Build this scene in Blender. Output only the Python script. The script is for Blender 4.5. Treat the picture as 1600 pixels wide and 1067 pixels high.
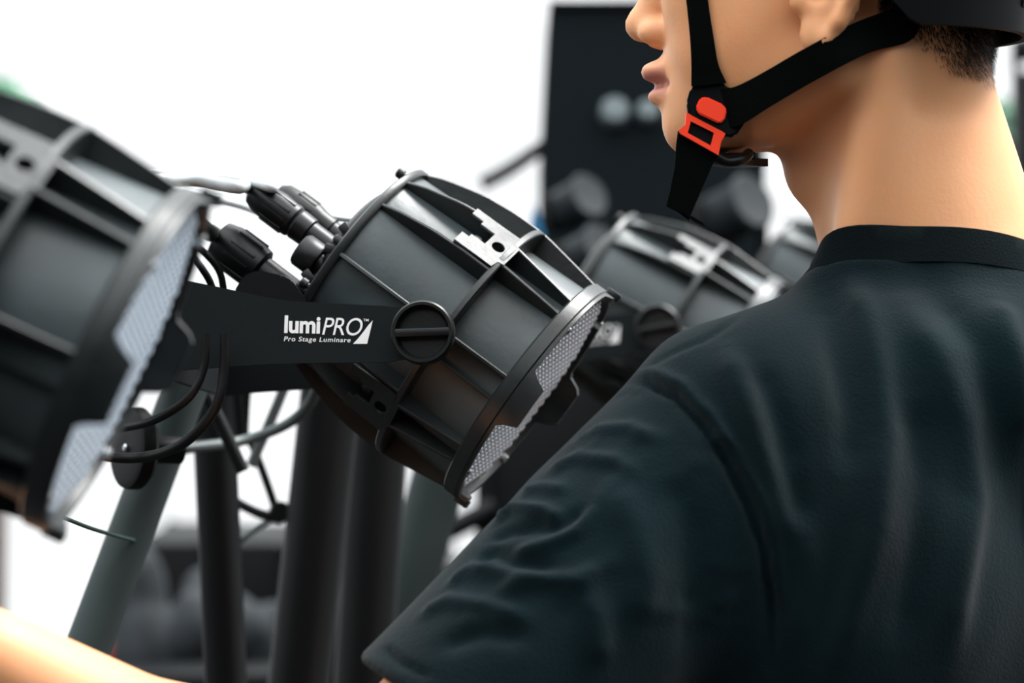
import bpy, bmesh, math, random
import numpy as np
from mathutils import Vector, Matrix
from mathutils.bvhtree import BVHTree

# ------------------------------------------------------------------ clear
for o in list(bpy.data.objects): bpy.data.objects.remove(o)
SC = bpy.context.scene
COL = SC.collection
PI = math.pi
rnd = random.Random(7)

# ------------------------------------------------------------------ camera, sky, sun, exposure
CH = 1.42; FPX = 100/36*1600
cam_d = bpy.data.cameras.new('camera'); cam = bpy.data.objects.new('camera', cam_d); COL.objects.link(cam)
cam.location = (0, 0, CH); cam.rotation_euler = (PI/2, 0, 0)
cam_d.lens = 100; cam_d.sensor_width = 36; cam_d.clip_start = .05; cam_d.clip_end = 200
cam_d.dof.use_dof = True; cam_d.dof.focus_distance = 1.63; cam_d.dof.aperture_fstop = 6.0
SC.camera = cam
SC.view_settings.view_transform = 'Standard'; SC.view_settings.look = 'None'
SC.view_settings.gamma = 1; SC.view_settings.use_curve_mapping = False
SC.view_settings.exposure = 0.0
w = bpy.data.worlds.new('overcast_sky'); SC.world = w; w.use_nodes = True
nt = w.node_tree; nt.nodes.clear()
tc = nt.nodes.new('ShaderNodeTexCoord'); sp = nt.nodes.new('ShaderNodeSeparateXYZ')
rp = nt.nodes.new('ShaderNodeValToRGB'); bg = nt.nodes.new('ShaderNodeBackground'); wo = nt.nodes.new('ShaderNodeOutputWorld')
nt.links.new(tc.outputs['Generated'], sp.inputs[0]); nt.links.new(sp.outputs['Z'], rp.inputs[0])
rp.color_ramp.elements[0].position = 0; rp.color_ramp.elements[0].color = (.17, .18, .185, 1)
rp.color_ramp.elements[1].position = 1; rp.color_ramp.elements[1].color = (.94, .985, 1, 1)
e_ = rp.color_ramp.elements.new(.5); e_.color = (.50, .525, .535, 1)
nt.links.new(rp.outputs[0], bg.inputs[0]); bg.inputs[1].default_value = 4.1
nt.links.new(bg.outputs[0], wo.inputs[0])
sun_d = bpy.data.lights.new('sun', 'SUN'); sun = bpy.data.objects.new('sun', sun_d); COL.objects.link(sun)
sun_d.energy = 7.5; sun_d.angle = math.radians(28); sun_d.color = (1, .99, .97)
sun.rotation_euler = Vector((-.50, -.22, -.84)).to_track_quat('-Z', 'Y').to_euler()

def W(px, py, D):
    return Vector(((px-800)/FPX*D, D, CH-(py-533.5)/FPX*D))

# ------------------------------------------------------------------ materials
def mat(name, col, rough=.5, metal=0, spec=.5, bump=0, bscale=200, cvar=0, cscale=20, coat=0, sheen=0, rvar=0):
    m = bpy.data.materials.new(name); m.use_nodes = True
    n = m.node_tree; b = n.nodes['Principled BSDF']
    b.inputs['Base Color'].default_value = (*col, 1); b.inputs['Roughness'].default_value = rough
    b.inputs['Metallic'].default_value = metal; b.inputs['Specular IOR Level'].default_value = spec
    b.inputs['Coat Weight'].default_value = coat; b.inputs['Sheen Weight'].default_value = sheen
    t = n.nodes.new('ShaderNodeTexCoord')
    if bump:
        z = n.nodes.new('ShaderNodeTexNoise'); z.inputs['Scale'].default_value = bscale; z.inputs['Detail'].default_value = 4
        k = n.nodes.new('ShaderNodeBump'); k.inputs['Strength'].default_value = bump; k.inputs['Distance'].default_value = .001
        n.links.new(t.outputs['Object'], z.inputs[0]); n.links.new(z.outputs[0], k.inputs['Height']); n.links.new(k.outputs[0], b.inputs['Normal'])
    if cvar or rvar:
        z = n.nodes.new('ShaderNodeTexNoise'); z.inputs['Scale'].default_value = cscale; z.inputs['Detail'].default_value = 5
        n.links.new(t.outputs['Object'], z.inputs[0])
        if cvar:
            r = n.nodes.new('ShaderNodeValToRGB')
            r.color_ramp.elements[0].position = .3; r.color_ramp.elements[1].position = .7
            r.color_ramp.elements[0].color = (*[c*(1-cvar) for c in col], 1); r.color_ramp.elements[1].color = (*[min(1, c*(1+cvar)) for c in col], 1)
            n.links.new(z.outputs[0], r.inputs[0]); n.links.new(r.outputs[0], b.inputs['Base Color'])
        if rvar:
            q = n.nodes.new('ShaderNodeMapRange'); q.inputs[1].default_value = .3; q.inputs[2].default_value = .7
            q.inputs[3].default_value = rough-rvar; q.inputs[4].default_value = rough+rvar
            n.links.new(z.outputs[0], q.inputs[0]); n.links.new(q.outputs[0], b.inputs['Roughness'])
    return m
M = {}
M['cast'] = mat('black_cast_housing', (.014, .017, .018), .37, 0, .42, .12, 260, .35, 30, rvar=.07)
M['castin'] = mat('black_painted_barrel_wall', (.044, .056, .060), .40, 0, .45, .15, 240, .3, 24, rvar=.06)
M['plate'] = mat('matte_black_powder_coat', (.0065, .0092, .0105), .7, 0, .12, .12, 1500)
M['plastic'] = mat('black_plastic', (.003, .0034, .0038), .38, 0, .35, .08, 300)
M['rubber'] = mat('black_cable_rubber', (.002, .0025, .003), .45, 0, .3)
M['greycable'] = mat('pale_grey_cable', (.42, .45, .46), .35, 0, .5)
M['steel'] = mat('bright_steel', (.55, .57, .58), .28, 1)
M['white'] = mat('white_print', (.82, .82, .82), .5)
M['lens'] = mat('clear_led_lens', (.70, .80, .92), .15, .3, .8, coat=.4)
M['lensback'] = mat('led_reflector_board', (.34, .40, .48), .3, .5, .6)
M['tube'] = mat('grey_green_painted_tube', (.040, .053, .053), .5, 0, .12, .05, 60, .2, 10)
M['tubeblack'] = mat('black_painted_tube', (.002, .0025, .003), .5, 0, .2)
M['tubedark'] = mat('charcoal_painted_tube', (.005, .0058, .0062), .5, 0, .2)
M['brace'] = mat('grey_brace_rod', (.10, .12, .12), .4, .2, .5)
M['shirt'] = mat('dark_teal_cotton', (.0020, .0084, .0110), .9, 0, .04, .6, 700, .28, 9, sheen=.08)
M['rib'] = mat('black_rib_knit', (.0045, .0075, .0085), .9, 0, .04, .6, 900)
M['hair'] = mat('black_brown_hair', (.008, .005, .0035), .6, 0, .1)
M['strap'] = mat('black_webbing', (.002, .0025, .0025), .8, 0, .03, .5, 1500)
M['helmet'] = mat('matte_black_helmet_shell', (.002, .0027, .0034), .5, 0, .1)
M['red'] = mat('orange_red_plastic', (1.0, .055, .016), .38, 0, .5)
M['trouser'] = mat('black_work_trousers', (.010, .011, .013), .85, 0, .2)
M['shoe'] = mat('black_leather', (.01, .01, .01), .5)
M['case'] = mat('black_laminate_case', (.003, .004, .005), .55, 0, .15, .1, 80)
M['grey'] = mat('grey_cloth', (.032, .036, .040), .9, 0, .2, .3, 60, .5, 14)
M['blue'] = mat('blue_plastic', (.01, .16, .34), .5)
M['redcloth'] = mat('dark_red_plastic', (.25, .008, .01), .5)
M['leaf'] = mat('green_leaf', (.06, .20, .11), .55, 0, .4, cvar=.5, cscale=6)
M['bark'] = mat('brown_bark', (.08, .05, .03), .8)
M['floor'] = mat('dark_asphalt', (.014, .015, .016), .9, 0, .1, .5, 60, .3, 3)

def skin_mat():
    m = mat('tan_skin', (.56, .27, .145), .46, 0, .4, .12, 400)
    n = m.node_tree; b = n.nodes['Principled BSDF']
    b.inputs['Subsurface Weight'].default_value = .35
    b.inputs['Subsurface Radius'].default_value = (1, .35, .18); b.inputs['Subsurface Scale'].default_value = .006
    t = n.nodes.new('ShaderNodeTexCoord'); z = n.nodes.new('ShaderNodeTexNoise'); z.inputs['Scale'].default_value = 14; z.inputs['Detail'].default_value = 3
    r = n.nodes.new('ShaderNodeValToRGB'); r.color_ramp.elements[0].position = .3; r.color_ramp.elements[1].position = .7
    r.color_ramp.elements[0].color = (.77, .355, .165, 1); r.color_ramp.elements[1].color = (.83, .42, .215, 1)
    # lips: attribute mask in the head mesh
    a = n.nodes.new('ShaderNodeAttribute'); a.attribute_name = 'lips'
    mx = n.nodes.new('ShaderNodeMix'); mx.data_type = 'RGBA'; mx.inputs[7].default_value = (.55, .21, .15, 1)
    n.links.new(t.outputs['Object'], z.inputs[0]); n.links.new(z.outputs[0], r.inputs[0])
    n.links.new(a.outputs['Fac'], mx.inputs[0]); n.links.new(r.outputs[0], mx.inputs[6]); n.links.new(mx.outputs[2], b.inputs['Base Color'])
    return m
M['skin'] = skin_mat()
def drape_mat():
    m = bpy.data.materials.new('white_tent_fabric'); m.use_nodes = True; n = m.node_tree; n.nodes.clear()
    o = n.nodes.new('ShaderNodeOutputMaterial'); d = n.nodes.new('ShaderNodeBsdfDiffuse'); t = n.nodes.new('ShaderNodeBsdfTranslucent'); x = n.nodes.new('ShaderNodeAddShader')
    d.inputs[0].default_value = (.55, .54, .54, 1); t.inputs[0].default_value = (.43, .42, .42, 1)
    n.links.new(d.outputs[0], x.inputs[0]); n.links.new(t.outputs[0], x.inputs[1]); n.links.new(x.outputs[0], o.inputs[0])
    return m
M['drape'] = drape_mat()

# ------------------------------------------------------------------ helpers
def mesh_obj(name, me, m=None, parent=None, smooth=False):
    o = bpy.data.objects.new(name, me); COL.objects.link(o)
    if m is not None and not me.materials: me.materials.append(m)
    if parent: o.parent = parent
    if smooth:
        me.polygons.foreach_set('use_smooth', [True]*len(me.polygons))
    return o
def obj(name, bm, m, parent=None, smooth=None, mtx=None):
    """link a bmesh as one mesh; smooth = auto-smooth angle in degrees"""
    if mtx is not None: bm.transform(mtx)
    bmesh.ops.recalc_face_normals(bm, faces=bm.faces)
    if smooth:
        for f in bm.faces: f.smooth = True
        a = math.radians(smooth)
        for e in bm.edges:
            if len(e.link_faces) == 2 and e.calc_face_angle(0) > a: e.smooth = False
    me = bpy.data.meshes.new(name); bm.to_mesh(me); bm.free()
    return mesh_obj(name, me, m, parent)
def tag(o, label=None, cat=None, group=None, kind=None):
    if label: o['label'] = label
    if cat: o['category'] = cat
    if group: o['group'] = group
    if kind: o['kind'] = kind
    return o
def empty(name, loc=(0, 0, 0), label=None, cat=None, group=None):
    o = bpy.data.objects.new(name, None); COL.objects.link(o); o.location = loc; o.empty_display_size = .05
    return tag(o, label, cat, group)
def dup(root, label, group=None):
    def cp(o, par):
        c = o.copy(); COL.objects.link(c)
        c.parent = par
        for ch in kids.get(o, []): cp(ch, c)
        return c
    kids = {}
    for o in list(bpy.data.objects):
        if o.parent: kids.setdefault(o.parent, []).append(o)
    r = cp(root, None); r['label'] = label
    if group: r['group'] = group
    return r
def box(bm, lo, hi, bev=0, mtx=None):
    lo = Vector(lo); hi = Vector(hi)
    r = bmesh.ops.create_cube(bm, size=1); vs = r['verts']
    bmesh.ops.scale(bm, vec=hi-lo, verts=vs); bmesh.ops.translate(bm, vec=(lo+hi)/2, verts=vs)
    if bev:
        es = list({e for v in vs for e in v.link_edges})
        r2 = bmesh.ops.bevel(bm, geom=es, offset=bev, segments=2, affect='EDGES', profile=.5)
        vs = list({v for f in r2['faces'] for v in f.verts} | {v for v in vs if v.is_valid})
    if mtx is not None: bmesh.ops.transform(bm, matrix=mtx, verts=vs)
    return vs
def lathe(bm, prof, seg=48, mtx=None, closed=False):
    """prof: (r, z) list, revolved about z"""
    rings = []
    for r, z in prof:
        if r < 1e-6: rings.append([bm.verts.new((0, 0, z))])
        else: rings.append([bm.verts.new((r*math.cos(2*PI*i/seg), r*math.sin(2*PI*i/seg), z)) for i in range(seg)])
    n = len(rings); vs = [v for q in rings for v in q]
    for j in range(n if closed else n-1):
        a, b = rings[j], rings[(j+1) % n]
        for i in range(seg):
            k = (i+1) % seg
            if len(a) == 1 and len(b) == 1: continue
            if len(a) == 1: bm.faces.new((a[0], b[k], b[i]))
            elif len(b) == 1: bm.faces.new((a[i], a[k], b[0]))
            else: bm.faces.new((a[i], a[k], b[k], b[i]))
    if mtx is not None: bmesh.ops.transform(bm, matrix=mtx, verts=vs)
    return vs
def cr(pts, n=8):
    P = [Vector(p) for p in pts]; P = [P[0]*2-P[1]]+P+[P[-1]*2-P[-2]]; out = []
    for i in range(1, len(P)-2):
        for k in range(n):
            t = k/n; a, b, c, d = P[i-1:i+3]
            out.append(.5*((2*b)+(c-a)*t+(2*a-5*b+4*c-d)*t*t+(3*b-a-3*c+d)*t**3))
    out.append(P[-2]); return out
def sweep(bm, pts, rad, seg=12, cap=True):
    """tube along pts, rad number or list"""
    n = len(pts); rings = []; T0 = None; nrm = None
    for i, p in enumerate(pts):
        t = (pts[min(i+1, n-1)]-pts[max(i-1, 0)]).normalized()
        if nrm is None: nrm = t.orthogonal().normalized()
        else:
            nrm = (nrm - t*nrm.dot(t)).normalized()
        bn = t.cross(nrm); r = rad[i] if isinstance(rad, (list, tuple)) else rad
        rings.append([bm.verts.new(p+(nrm*math.cos(2*PI*k/seg)+bn*math.sin(2*PI*k/seg))*r) for k in range(seg)])
    for a, b in zip(rings, rings[1:]):
        for k in range(seg): bm.faces.new((a[k], a[(k+1) % seg], b[(k+1) % seg], b[k]))
    if cap: bm.faces.new(rings[0][::-1]); bm.faces.new(rings[-1])
def tube_obj(name, pts, rad, m, parent=None, seg=14, smooth=True, n=8):
    bm = bmesh.new(); P = cr(pts, n) if (len(pts) > 2 and smooth) else [Vector(p) for p in pts]
    sweep(bm, P, rad, seg); return obj(name, bm, m, parent, smooth=50)
def prism(bm, poly, d, axis_mtx):
    """poly in xy, thickness d along z, placed by matrix"""
    a = [bm.verts.new(axis_mtx @ Vector((x, y, 0))) for x, y in poly]
    b = [bm.verts.new(axis_mtx @ Vector((x, y, d))) for x, y in poly]
    n = len(poly); bm.faces.new(a[::-1]); bm.faces.new(b)
    for i in range(n): bm.faces.new((a[i], a[(i+1) % n], b[(i+1) % n], b[i]))
def orient(z, x=None, loc=(0, 0, 0)):
    z = Vector(z).normalized()
    x = Vector(x) if x is not None else z.orthogonal()
    x = (x - z*x.dot(z)).normalized(); y = z.cross(x)
    m = Matrix((x, y, z)).transposed().to_4x4(); m.translation = Vector(loc); return m

# ------------------------------------------------------------------ implicit surfaces (numpy surface nets)
def smin(a, b, k):
    h = np.clip(.5+.5*(b-a)/k, 0, 1); return b+(a-b)*h-k*h*(1-h)
def smax(a, b, k): return -smin(-a, -b, k)
def ell(P, c, r, R=None):
    p = P-np.array(c, np.float32)
    if R is not None: p = p @ R
    r = np.array(r, np.float32); q = p/r
    k0 = np.sqrt((q*q).sum(1))+1e-6; k1 = np.sqrt(((q/r)**2).sum(1))+1e-6
    return k0*(k0-1)/k1
def cap(P, a, b, ra, rb=None):
    rb = ra if rb is None else rb
    a = np.array(a, np.float32); b = np.array(b, np.float32); ab = b-a; p = P-a
    t = np.clip(p @ ab/max(1e-9, (ab @ ab)), 0, 1)
    return np.sqrt(((p-t[:, None]*ab)**2).sum(1))-(ra+(rb-ra)*t)
def nets(f, lo, hi, h):
    lo = np.array(lo, float); hi = np.array(hi, float); B = 8
    nb = np.ceil((hi-lo)/(h*B)).astype(int); n = nb*B
    V = np.empty(n, np.float32)
    c = np.stack(np.meshgrid(*[lo[i]+(np.arange(nb[i])+.5)*B*h for i in range(3)], indexing='ij'), -1).reshape(-1, 3)
    dc = f(c.astype(np.float32))
    act = np.abs(dc) < B*h*1.05+.006
    Vb = V.reshape(nb[0], B, nb[1], B, nb[2], B)
    Vb[:] = dc.reshape(nb[0], 1, nb[1], 1, nb[2], 1)
    idx = np.argwhere(act.reshape(nb))
    off = np.stack(np.meshgrid(*[np.arange(B)]*3, indexing='ij'), -1).reshape(-1, 3)
    for s in range(0, len(idx), 400):
        bi = idx[s:s+400]
        g = (bi[:, None, :]*B+off[None]).reshape(-1, 3)
        V[g[:, 0], g[:, 1], g[:, 2]] = f((lo+g*h).astype(np.float32))
    I = V < 0
    cnt = np.zeros(n-1, np.uint8)
    for a in (0, 1):
        for b in (0, 1):
            for d in (0, 1):
                cnt += I[a:n[0]-1+a, b:n[1]-1+b, d:n[2]-1+d]
    cells = np.argwhere((cnt > 0) & (cnt < 8))
    ID = -np.ones(n-1, np.int64); ID[cells[:, 0], cells[:, 1], cells[:, 2]] = np.arange(len(cells))
    acc = np.zeros((len(cells), 3)); num = np.zeros(len(cells))
    cor = [(a, b, d) for a in (0, 1) for b in (0, 1) for d in (0, 1)]
    for p in cor:
        for q in cor:
            if sum(q[i]-p[i] for i in range(3)) == 1 and all(q[i] >= p[i] for i in range(3)):
                A = V[cells[:, 0]+p[0], cells[:, 1]+p[1], cells[:, 2]+p[2]]; Bv = V[cells[:, 0]+q[0], cells[:, 1]+q[1], cells[:, 2]+q[2]]
                x = (A < 0) != (Bv < 0); t = np.where(x, A/np.where(x, A-Bv, 1), 0)
                pos = np.array(p)+t[:, None]*(np.array(q)-np.array(p))
                acc += pos*x[:, None]; num += x
    verts = lo+(cells+acc/num[:, None])*h
    faces = []
    for ax in range(3):
        sl0 = [slice(1, -1)]*3; sl1 = [slice(1, -1)]*3
        sl0[ax] = slice(0, n[ax]-1); sl1[ax] = slice(1, n[ax])
        a = I[tuple(sl0)]; b = I[tuple(sl1)]
        e = np.argwhere(a != b); sg = a[e[:, 0], e[:, 1], e[:, 2]]
        base = e.copy(); o1, o2 = (ax+1) % 3, (ax+2) % 3
        base[:, o1] += 1; base[:, o2] += 1
        def cid(d1, d2):
            c = base.copy(); c[:, o1] -= d1; c[:, o2] -= d2; return ID[c[:, 0], c[:, 1], c[:, 2]]
        q = np.stack([cid(1, 1), cid(0, 1), cid(0, 0), cid(1, 0)], 1)
        q[~sg] = q[~sg][:, ::-1]; faces.append(q)
    F = np.concatenate(faces); F = F[(F >= 0).all(1)]
    return verts, F
def np_mesh(name, V, F):
    me = bpy.data.meshes.new(name)
    me.vertices.add(len(V)); me.vertices.foreach_set('co', np.asarray(V, np.float32).ravel())
    k = F.shape[1]
    me.loops.add(F.size); me.loops.foreach_set('vertex_index', F.astype(np.int32).ravel())
    me.polygons.add(len(F)); me.polygons.foreach_set('loop_start', np.arange(0, F.size, k, dtype=np.int32))
    me.polygons.foreach_set('use_smooth', np.ones(len(F), bool))
    me.update(calc_edges=True); me.validate(); return me
def relax(V, F, it=3, lam=.5):
    E = np.concatenate([F[:, [0, 1]], F[:, [1, 2]], F[:, [2, 3]], F[:, [3, 0]]])
    n = len(V); deg = np.bincount(E.ravel(), minlength=n)[:, None]
    for s in range(it*2):
        S = np.zeros_like(V)
        for c in range(3):
            S[:, c] = np.bincount(E[:, 0], V[E[:, 1], c], n)+np.bincount(E[:, 1], V[E[:, 0], c], n)
        V = V+(S/deg-V)*(lam if s % 2 == 0 else -lam*1.04)
    return V
def vnormals(V, F):
    fn = np.cross(V[F[:, 2]]-V[F[:, 0]], V[F[:, 3]]-V[F[:, 1]]); N = np.zeros_like(V)
    for c in range(3):
        for k in range(4): N[:, c] += np.bincount(F[:, k], fn[:, c], len(V))
    return N/(np.linalg.norm(N, axis=1)[:, None]+1e-12)

# ================================================================== SETTING
bm = bmesh.new(); bmesh.ops.create_grid(bm, x_segments=4, y_segments=4, size=30)
tag(obj('floor', bm, M['floor']), kind='structure').location = (0, 15, 0)
bm = bmesh.new()   # white tent sidewall with soft vertical folds
nx = 240; cols = []
for i in range(nx+1):
    x = -9+18*i/nx; y = 9.5+.05*math.sin(x*5.1)+.03*math.sin(x*11.7+1)
    cols.append([bm.verts.new((x, y+.01*j, z)) for j, z in enumerate((0, 1.2, 2.4, 3.6, 4.8))])
for a, b in zip(cols, cols[1:]):
    for j in range(4): bm.faces.new((a[j], b[j], b[j+1], a[j+1]))
tag(obj('wall_back', bm, M['drape'], smooth=60), kind='structure')
bm = bmesh.new(); sweep(bm, [Vector((-.45, 9.3, 0)), Vector((.10, 9.3, 4.7))], .035)
tag(obj('trim_1', bm, M['drape'], smooth=50), kind='structure')
bm = bmesh.new(); cols = []      # unseen black sheet added behind the viewer to cut frontal light
for i in range(161):
    x = -7+14*i/160; y = -2.2+.06*math.sin(x*16)
    cols.append([bm.verts.new((x, y, 0)), bm.verts.new((x, y, 3.0))])
for a, b in zip(cols, cols[1:]): bm.faces.new((a[0], b[0], b[1], a[1]))
tag(obj('added_shade_wall', bm, mat('added_shade_wall_black', (.006, .0065, .007), .95, 0, .05), smooth=60), kind='structure')

# ================================================================== STAGE LIGHTS
def fix_matrix(cx, cy, D, pitch, tilt=8.5, yaw=0, zc=.132):
    """local x away from the viewer, y up, z along the beam; front ring centre at (cx, cy, D)"""
    p, t = math.radians(pitch), math.radians(tilt)
    a = Vector((math.cos(p)*math.cos(t), -math.sin(t), -math.sin(p)*math.cos(t)))
    x = Vector((0, 1, 0)); x = (x-a*x.dot(a)).normalized(); y = a.cross(x)
    m = Matrix((x, y, a)).transposed().to_4x4(); m.translation = W(cx, cy, D)-a*zc
    return m
MAINM = fix_matrix(825, 612, 1.75, 36.5)
MINV = MAINM.inverted()
def on_plate(px, py, xl):
    o = MINV @ Vector((0, 0, CH)); p = MINV @ W(px, py, 1); d = p-o
    return o+d*((xl-o.x)/d.x)
def r_in(z): return np.interp(z, [0, .075, .132], [.0675, .0700, .0715])
def r_out(z): return np.interp(z, [0, .012, .038, .060, .082, .111, .130], [.0705, .0755, .0820, .0842, .0845, .0800, .0768])
def pol(th, r, z): return Vector((-r*math.cos(th), r*math.sin(th), z))
def rib(name, th0, th1, z0, z1, thick, par, h0=0, n=12, hr=None, m='cast'):
    bm = bmesh.new(); rows = []
    for i in range(n+1):
        z = z0+(z1-z0)*i/n; th = th0+(th1-th0)*i/n
        ri = r_in(z)-.002; ro = r_out(z) if hr is None else hr(z)
        e = Vector((math.sin(th), math.cos(th), 0))*thick/2; w2 = 1.25
        rows.append([bm.verts.new(pol(th, ri, z)-e*w2), bm.verts.new(pol(th, ri, z)+e*w2), bm.verts.new(pol(th, ro-.0006, z)+e), bm.verts.new(pol(th, ro, z)+e*.55),
                     bm.verts.new(pol(th, ro, z)-e*.55), bm.verts.new(pol(th, ro-.0006, z)-e)])
    k = 6
    for a, b in zip(rows, rows[1:]):
        for j in range(k): bm.faces.new((a[j], a[(j+1) % k], b[(j+1) % k], b[j]))
    bm.faces.new(rows[0][::-1]); bm.faces.new(rows[-1])
    return obj(name, bm, M[m], par, smooth=35)
def fill2d(loops, depth, mtx):
    """filled outline with holes via a 2D curve -> bmesh"""
    cu = bpy.data.curves.new('tmp', 'CURVE'); cu.dimensions = '2D'; cu.fill_mode = 'BOTH'; cu.extrude = depth/2
    for L in loops:
        s = cu.splines.new('POLY'); s.points.add(len(L)-1); s.use_cyclic_u = True
        for q, (x, y) in zip(s.points, L): q.co = (x, y, 0, 1)
    o = bpy.data.objects.new('tmp', cu); COL.objects.link(o)
    me = bpy.data.meshes.new_from_object(o.evaluated_get(bpy.context.evaluated_depsgraph_get()))
    bm = bmesh.new(); bm.from_mesh(me); bmesh.ops.remove_doubles(bm, verts=bm.verts, dist=1e-6); bm.transform(mtx)
    bpy.data.objects.remove(o); bpy.data.curves.remove(cu); bpy.data.meshes.remove(me); return bm
def text_bm(s, size, mtx, offset=0, shear=0, spacing=1, depth=.0001):
    cu = bpy.data.curves.new('tmp', 'FONT'); cu.body = s; cu.size = size; cu.offset = offset; cu.shear = shear; cu.space_character = spacing
    cu.extrude = depth
    o = bpy.data.objects.new('tmp', cu); COL.objects.link(o)
    me = bpy.data.meshes.new_from_object(o.evaluated_get(bpy.context.evaluated_depsgraph_get()))
    bm = bmesh.new(); bm.from_mesh(me)
    bpy.data.objects.remove(o); bpy.data.curves.remove(cu); bpy.data.meshes.remove(me)
    xs = [v.co.x for v in bm.verts]; ys = [v.co.y for v in bm.verts]
    return bm, (min(xs), max(xs), min(ys), max(ys))
def circ(cx, cy, r, n=20): return [(cx+r*math.cos(2*PI*i/n), cy+r*math.sin(2*PI*i/n)) for i in range(n)]

def make_light():
    R = empty('stage_light', (0, 0, 0), 'x', 'stage light')
    # barrel
    bm = bmesh.new()
    prof = [(0, .002), (.030, .001), (.0675, .001)]+[(float(r_in(z)), z) for z in np.linspace(.002, .130, 10)]+[(.066, .130), (.064, .120)]
    lathe(bm, prof, 96); obj('barrel', bm, M['castin'], R, smooth=40)
    # back flange with rounded edge
    bm = bmesh.new()
    lathe(bm, [(.060, -.004), (.0700, -.004), (.0716, -.0028), (.0716, .0002), (.0705, .0016), (.066, .0016)], 96); obj('back_flange', bm, M['cast'], R, smooth=40)
    # middle band round the barrel
    bm = bmesh.new()
    lathe(bm, [(.068, .0785), (.0838, .0785), (.0845, .0792), (.0845, .0822), (.0838, .0829), (.068, .0829)], 96); obj('middle_band', bm, M['cast'], R, smooth=40)
    D2 = math.radians
    for k in range(4):                                    # single ribs
        rib('rib', D2(90*k), D2(90*k), .001, .128, .0028, R, n=16)
        c = 45+90*k                                       # twin ribs and hole bracket between them
        for s in (-1, 1):
            rib('rib', D2(c+s*11.5), D2(c+s*12.5), .001, .080, .0024, R)
            rib('rib', D2(c+s*6.5), D2(c+s*5.5), .082, .128, .0026, R)
        # bracket plate: slot at the back, round hole
        hw = .0166; z0 = .0515
        out = [(-hw, z0), (-.0075, z0), (-.0075, .0565), (-.0045, .0565), (-.0045, .0665), (.0075, .0665), (.0075, .0560), (.0105, .0560), (.0105, z0-.004), (hw, z0-.004), (hw, .0790),
               (.0105, .0800), (.0095, .0840), (-.0095, .0840), (-.0105, .0800), (-hw, .0790)]
        th = D2(c); rad = .0828
        nrm = pol(th, 1, 0); zz = Vector((0, 0, 1)); e = zz.cross(nrm)
        m = Matrix((e, zz, -nrm)).transposed()
        if m.determinant() < 0: e = -e; m = Matrix((e, zz, -nrm)).transposed()
        m = m.to_4x4(); m.translation = nrm*rad
        obj('hole_bracket', fill2d([out, circ(0, .0738, .0042)], .0026, m), M['cast'], R)
        # screw post inside the slot
        bm = bmesh.new(); lathe(bm, [(0, 0), (.0034, 0), (.0034, .010), (.0026, .0105), (0, .0105)], 16, orient(nrm, zz, nrm*.0690+zz*.0600)); obj('screw_post', bm, M['cast'], R, smooth=40)
        # hidden dark tunnel lining of the front twin ribs
    # thin ribs flanking the pivots
    for c in (-12, 192):
        rib('rib', D2(c), D2(c), .083, .128, .002, R, hr=lambda z: r_in(z)+.004)
    # front bezel
    bm = bmesh.new()
    lathe(bm, [(.067, .1262), (.0770, .1262), (.0786, .1275), (.0786, .1350), (.0775, .1362), (.0735, .1362), (.0728, .1335), (.070, .1325)], 96)
    obj('front_bezel', bm, M['cast'], R, smooth=35)
    hood = bmesh.new(); N = 144; rings = []
    for i in range(N):
        th = 2*PI*i/N; g = math.degrees(th)
        def tab(c, wd): return max(0, min(1, (wd-abs((g-c+180) % 360-180))/4))
        hgt = .0020+.0115*max(tab(-5, 14), tab(176, 14))+.0035*max(tab(85, 9), tab(265, 9))
        rings.append([hood.verts.new(pol(th, r, z)) for r, z in ((.0735, .135), (.0778, .135), (.0776, .136+hgt), (.0746, .136+hgt))])
    for i in range(N):
        a, b = rings[i], rings[(i+1) % N]
        for j in range(4): hood.faces.new((a[j], a[(j+1) % 4], b[(j+1) % 4], b[j]))
    obj('hood_rim', hood, M['cast'], R, smooth=35)
    # LED board and lens domes
    bm = bmesh.new(); lathe(bm, [(0, .1325), (.0732, .1325), (.0732, .1315), (0, .1315)], 64); L = obj('lens_plate', bm, M['lensback'], R, smooth=40)
    bm = bmesh.new(); p = .0068; cnt = 0
    for j in range(-12, 13):
        for i in range(-12, 13):
            x0 = (i+.5*(j % 2))*p; y0 = j*p*.866; x = x0*.94-y0*.34; y = x0*.34+y0*.94; d = math.hypot(x, y)
            if d < .0695:
                lathe(bm, [(.0033, .1325), (.0030, .1342), (.0021, .1354), (0, .1359)], 8, Matrix.Translation((x, y, 0))); cnt += 1
    tag(obj('led_lenses', bm, M['lens'], L, smooth=60), kind='stuff', label='clear honeycomb LED lenses')
    # screws on bezel and flange
    for a in (38, 128, 218, 308):
        th = D2(a-2); c = pol(th, .0742, 0)
        bm = bmesh.new(); lathe(bm, [(0, .134), (.0030, .134), (.0030, .1382), (.0022, .139), (.0008, .139), (0, .1384)], 16, Matrix.Translation(c)); obj('screw', bm, M['steel'], R, smooth=35)
    for a in (66, 156, 246, 336):
        th = D2(a); c = pol(th, .0668, 0)
        bm = bmesh.new(); lathe(bm, [(0, -.0105), (.0022, -.0105), (.0034, -.0095), (.0034, -.0060), (.0022, -.0058), (.0022, -.003), (0, -.003)], 14, Matrix.Translation(c)); obj('bolt', bm, M['plastic'], R, smooth=35)
    for a in (95, 265):
        bm = bmesh.new(); th = D2(a); c = pol(th, .0790, .1385)
        box(bm, (-.0045, -.0022, -.005), (.0045, .0030, .0045), .0008, Matrix.Translation(c)); obj('bezel_clip', bm, M['cast'], R, smooth=30)
    # back cover stepped box and sockets
    bm = bmesh.new(); lathe(bm, [(0, -.013), (.046, -.013), (.052, -.010), (.056, -.003), (.056, .002)], 48); obj('back_cover', bm, M['plastic'], R, smooth=30)
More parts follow.
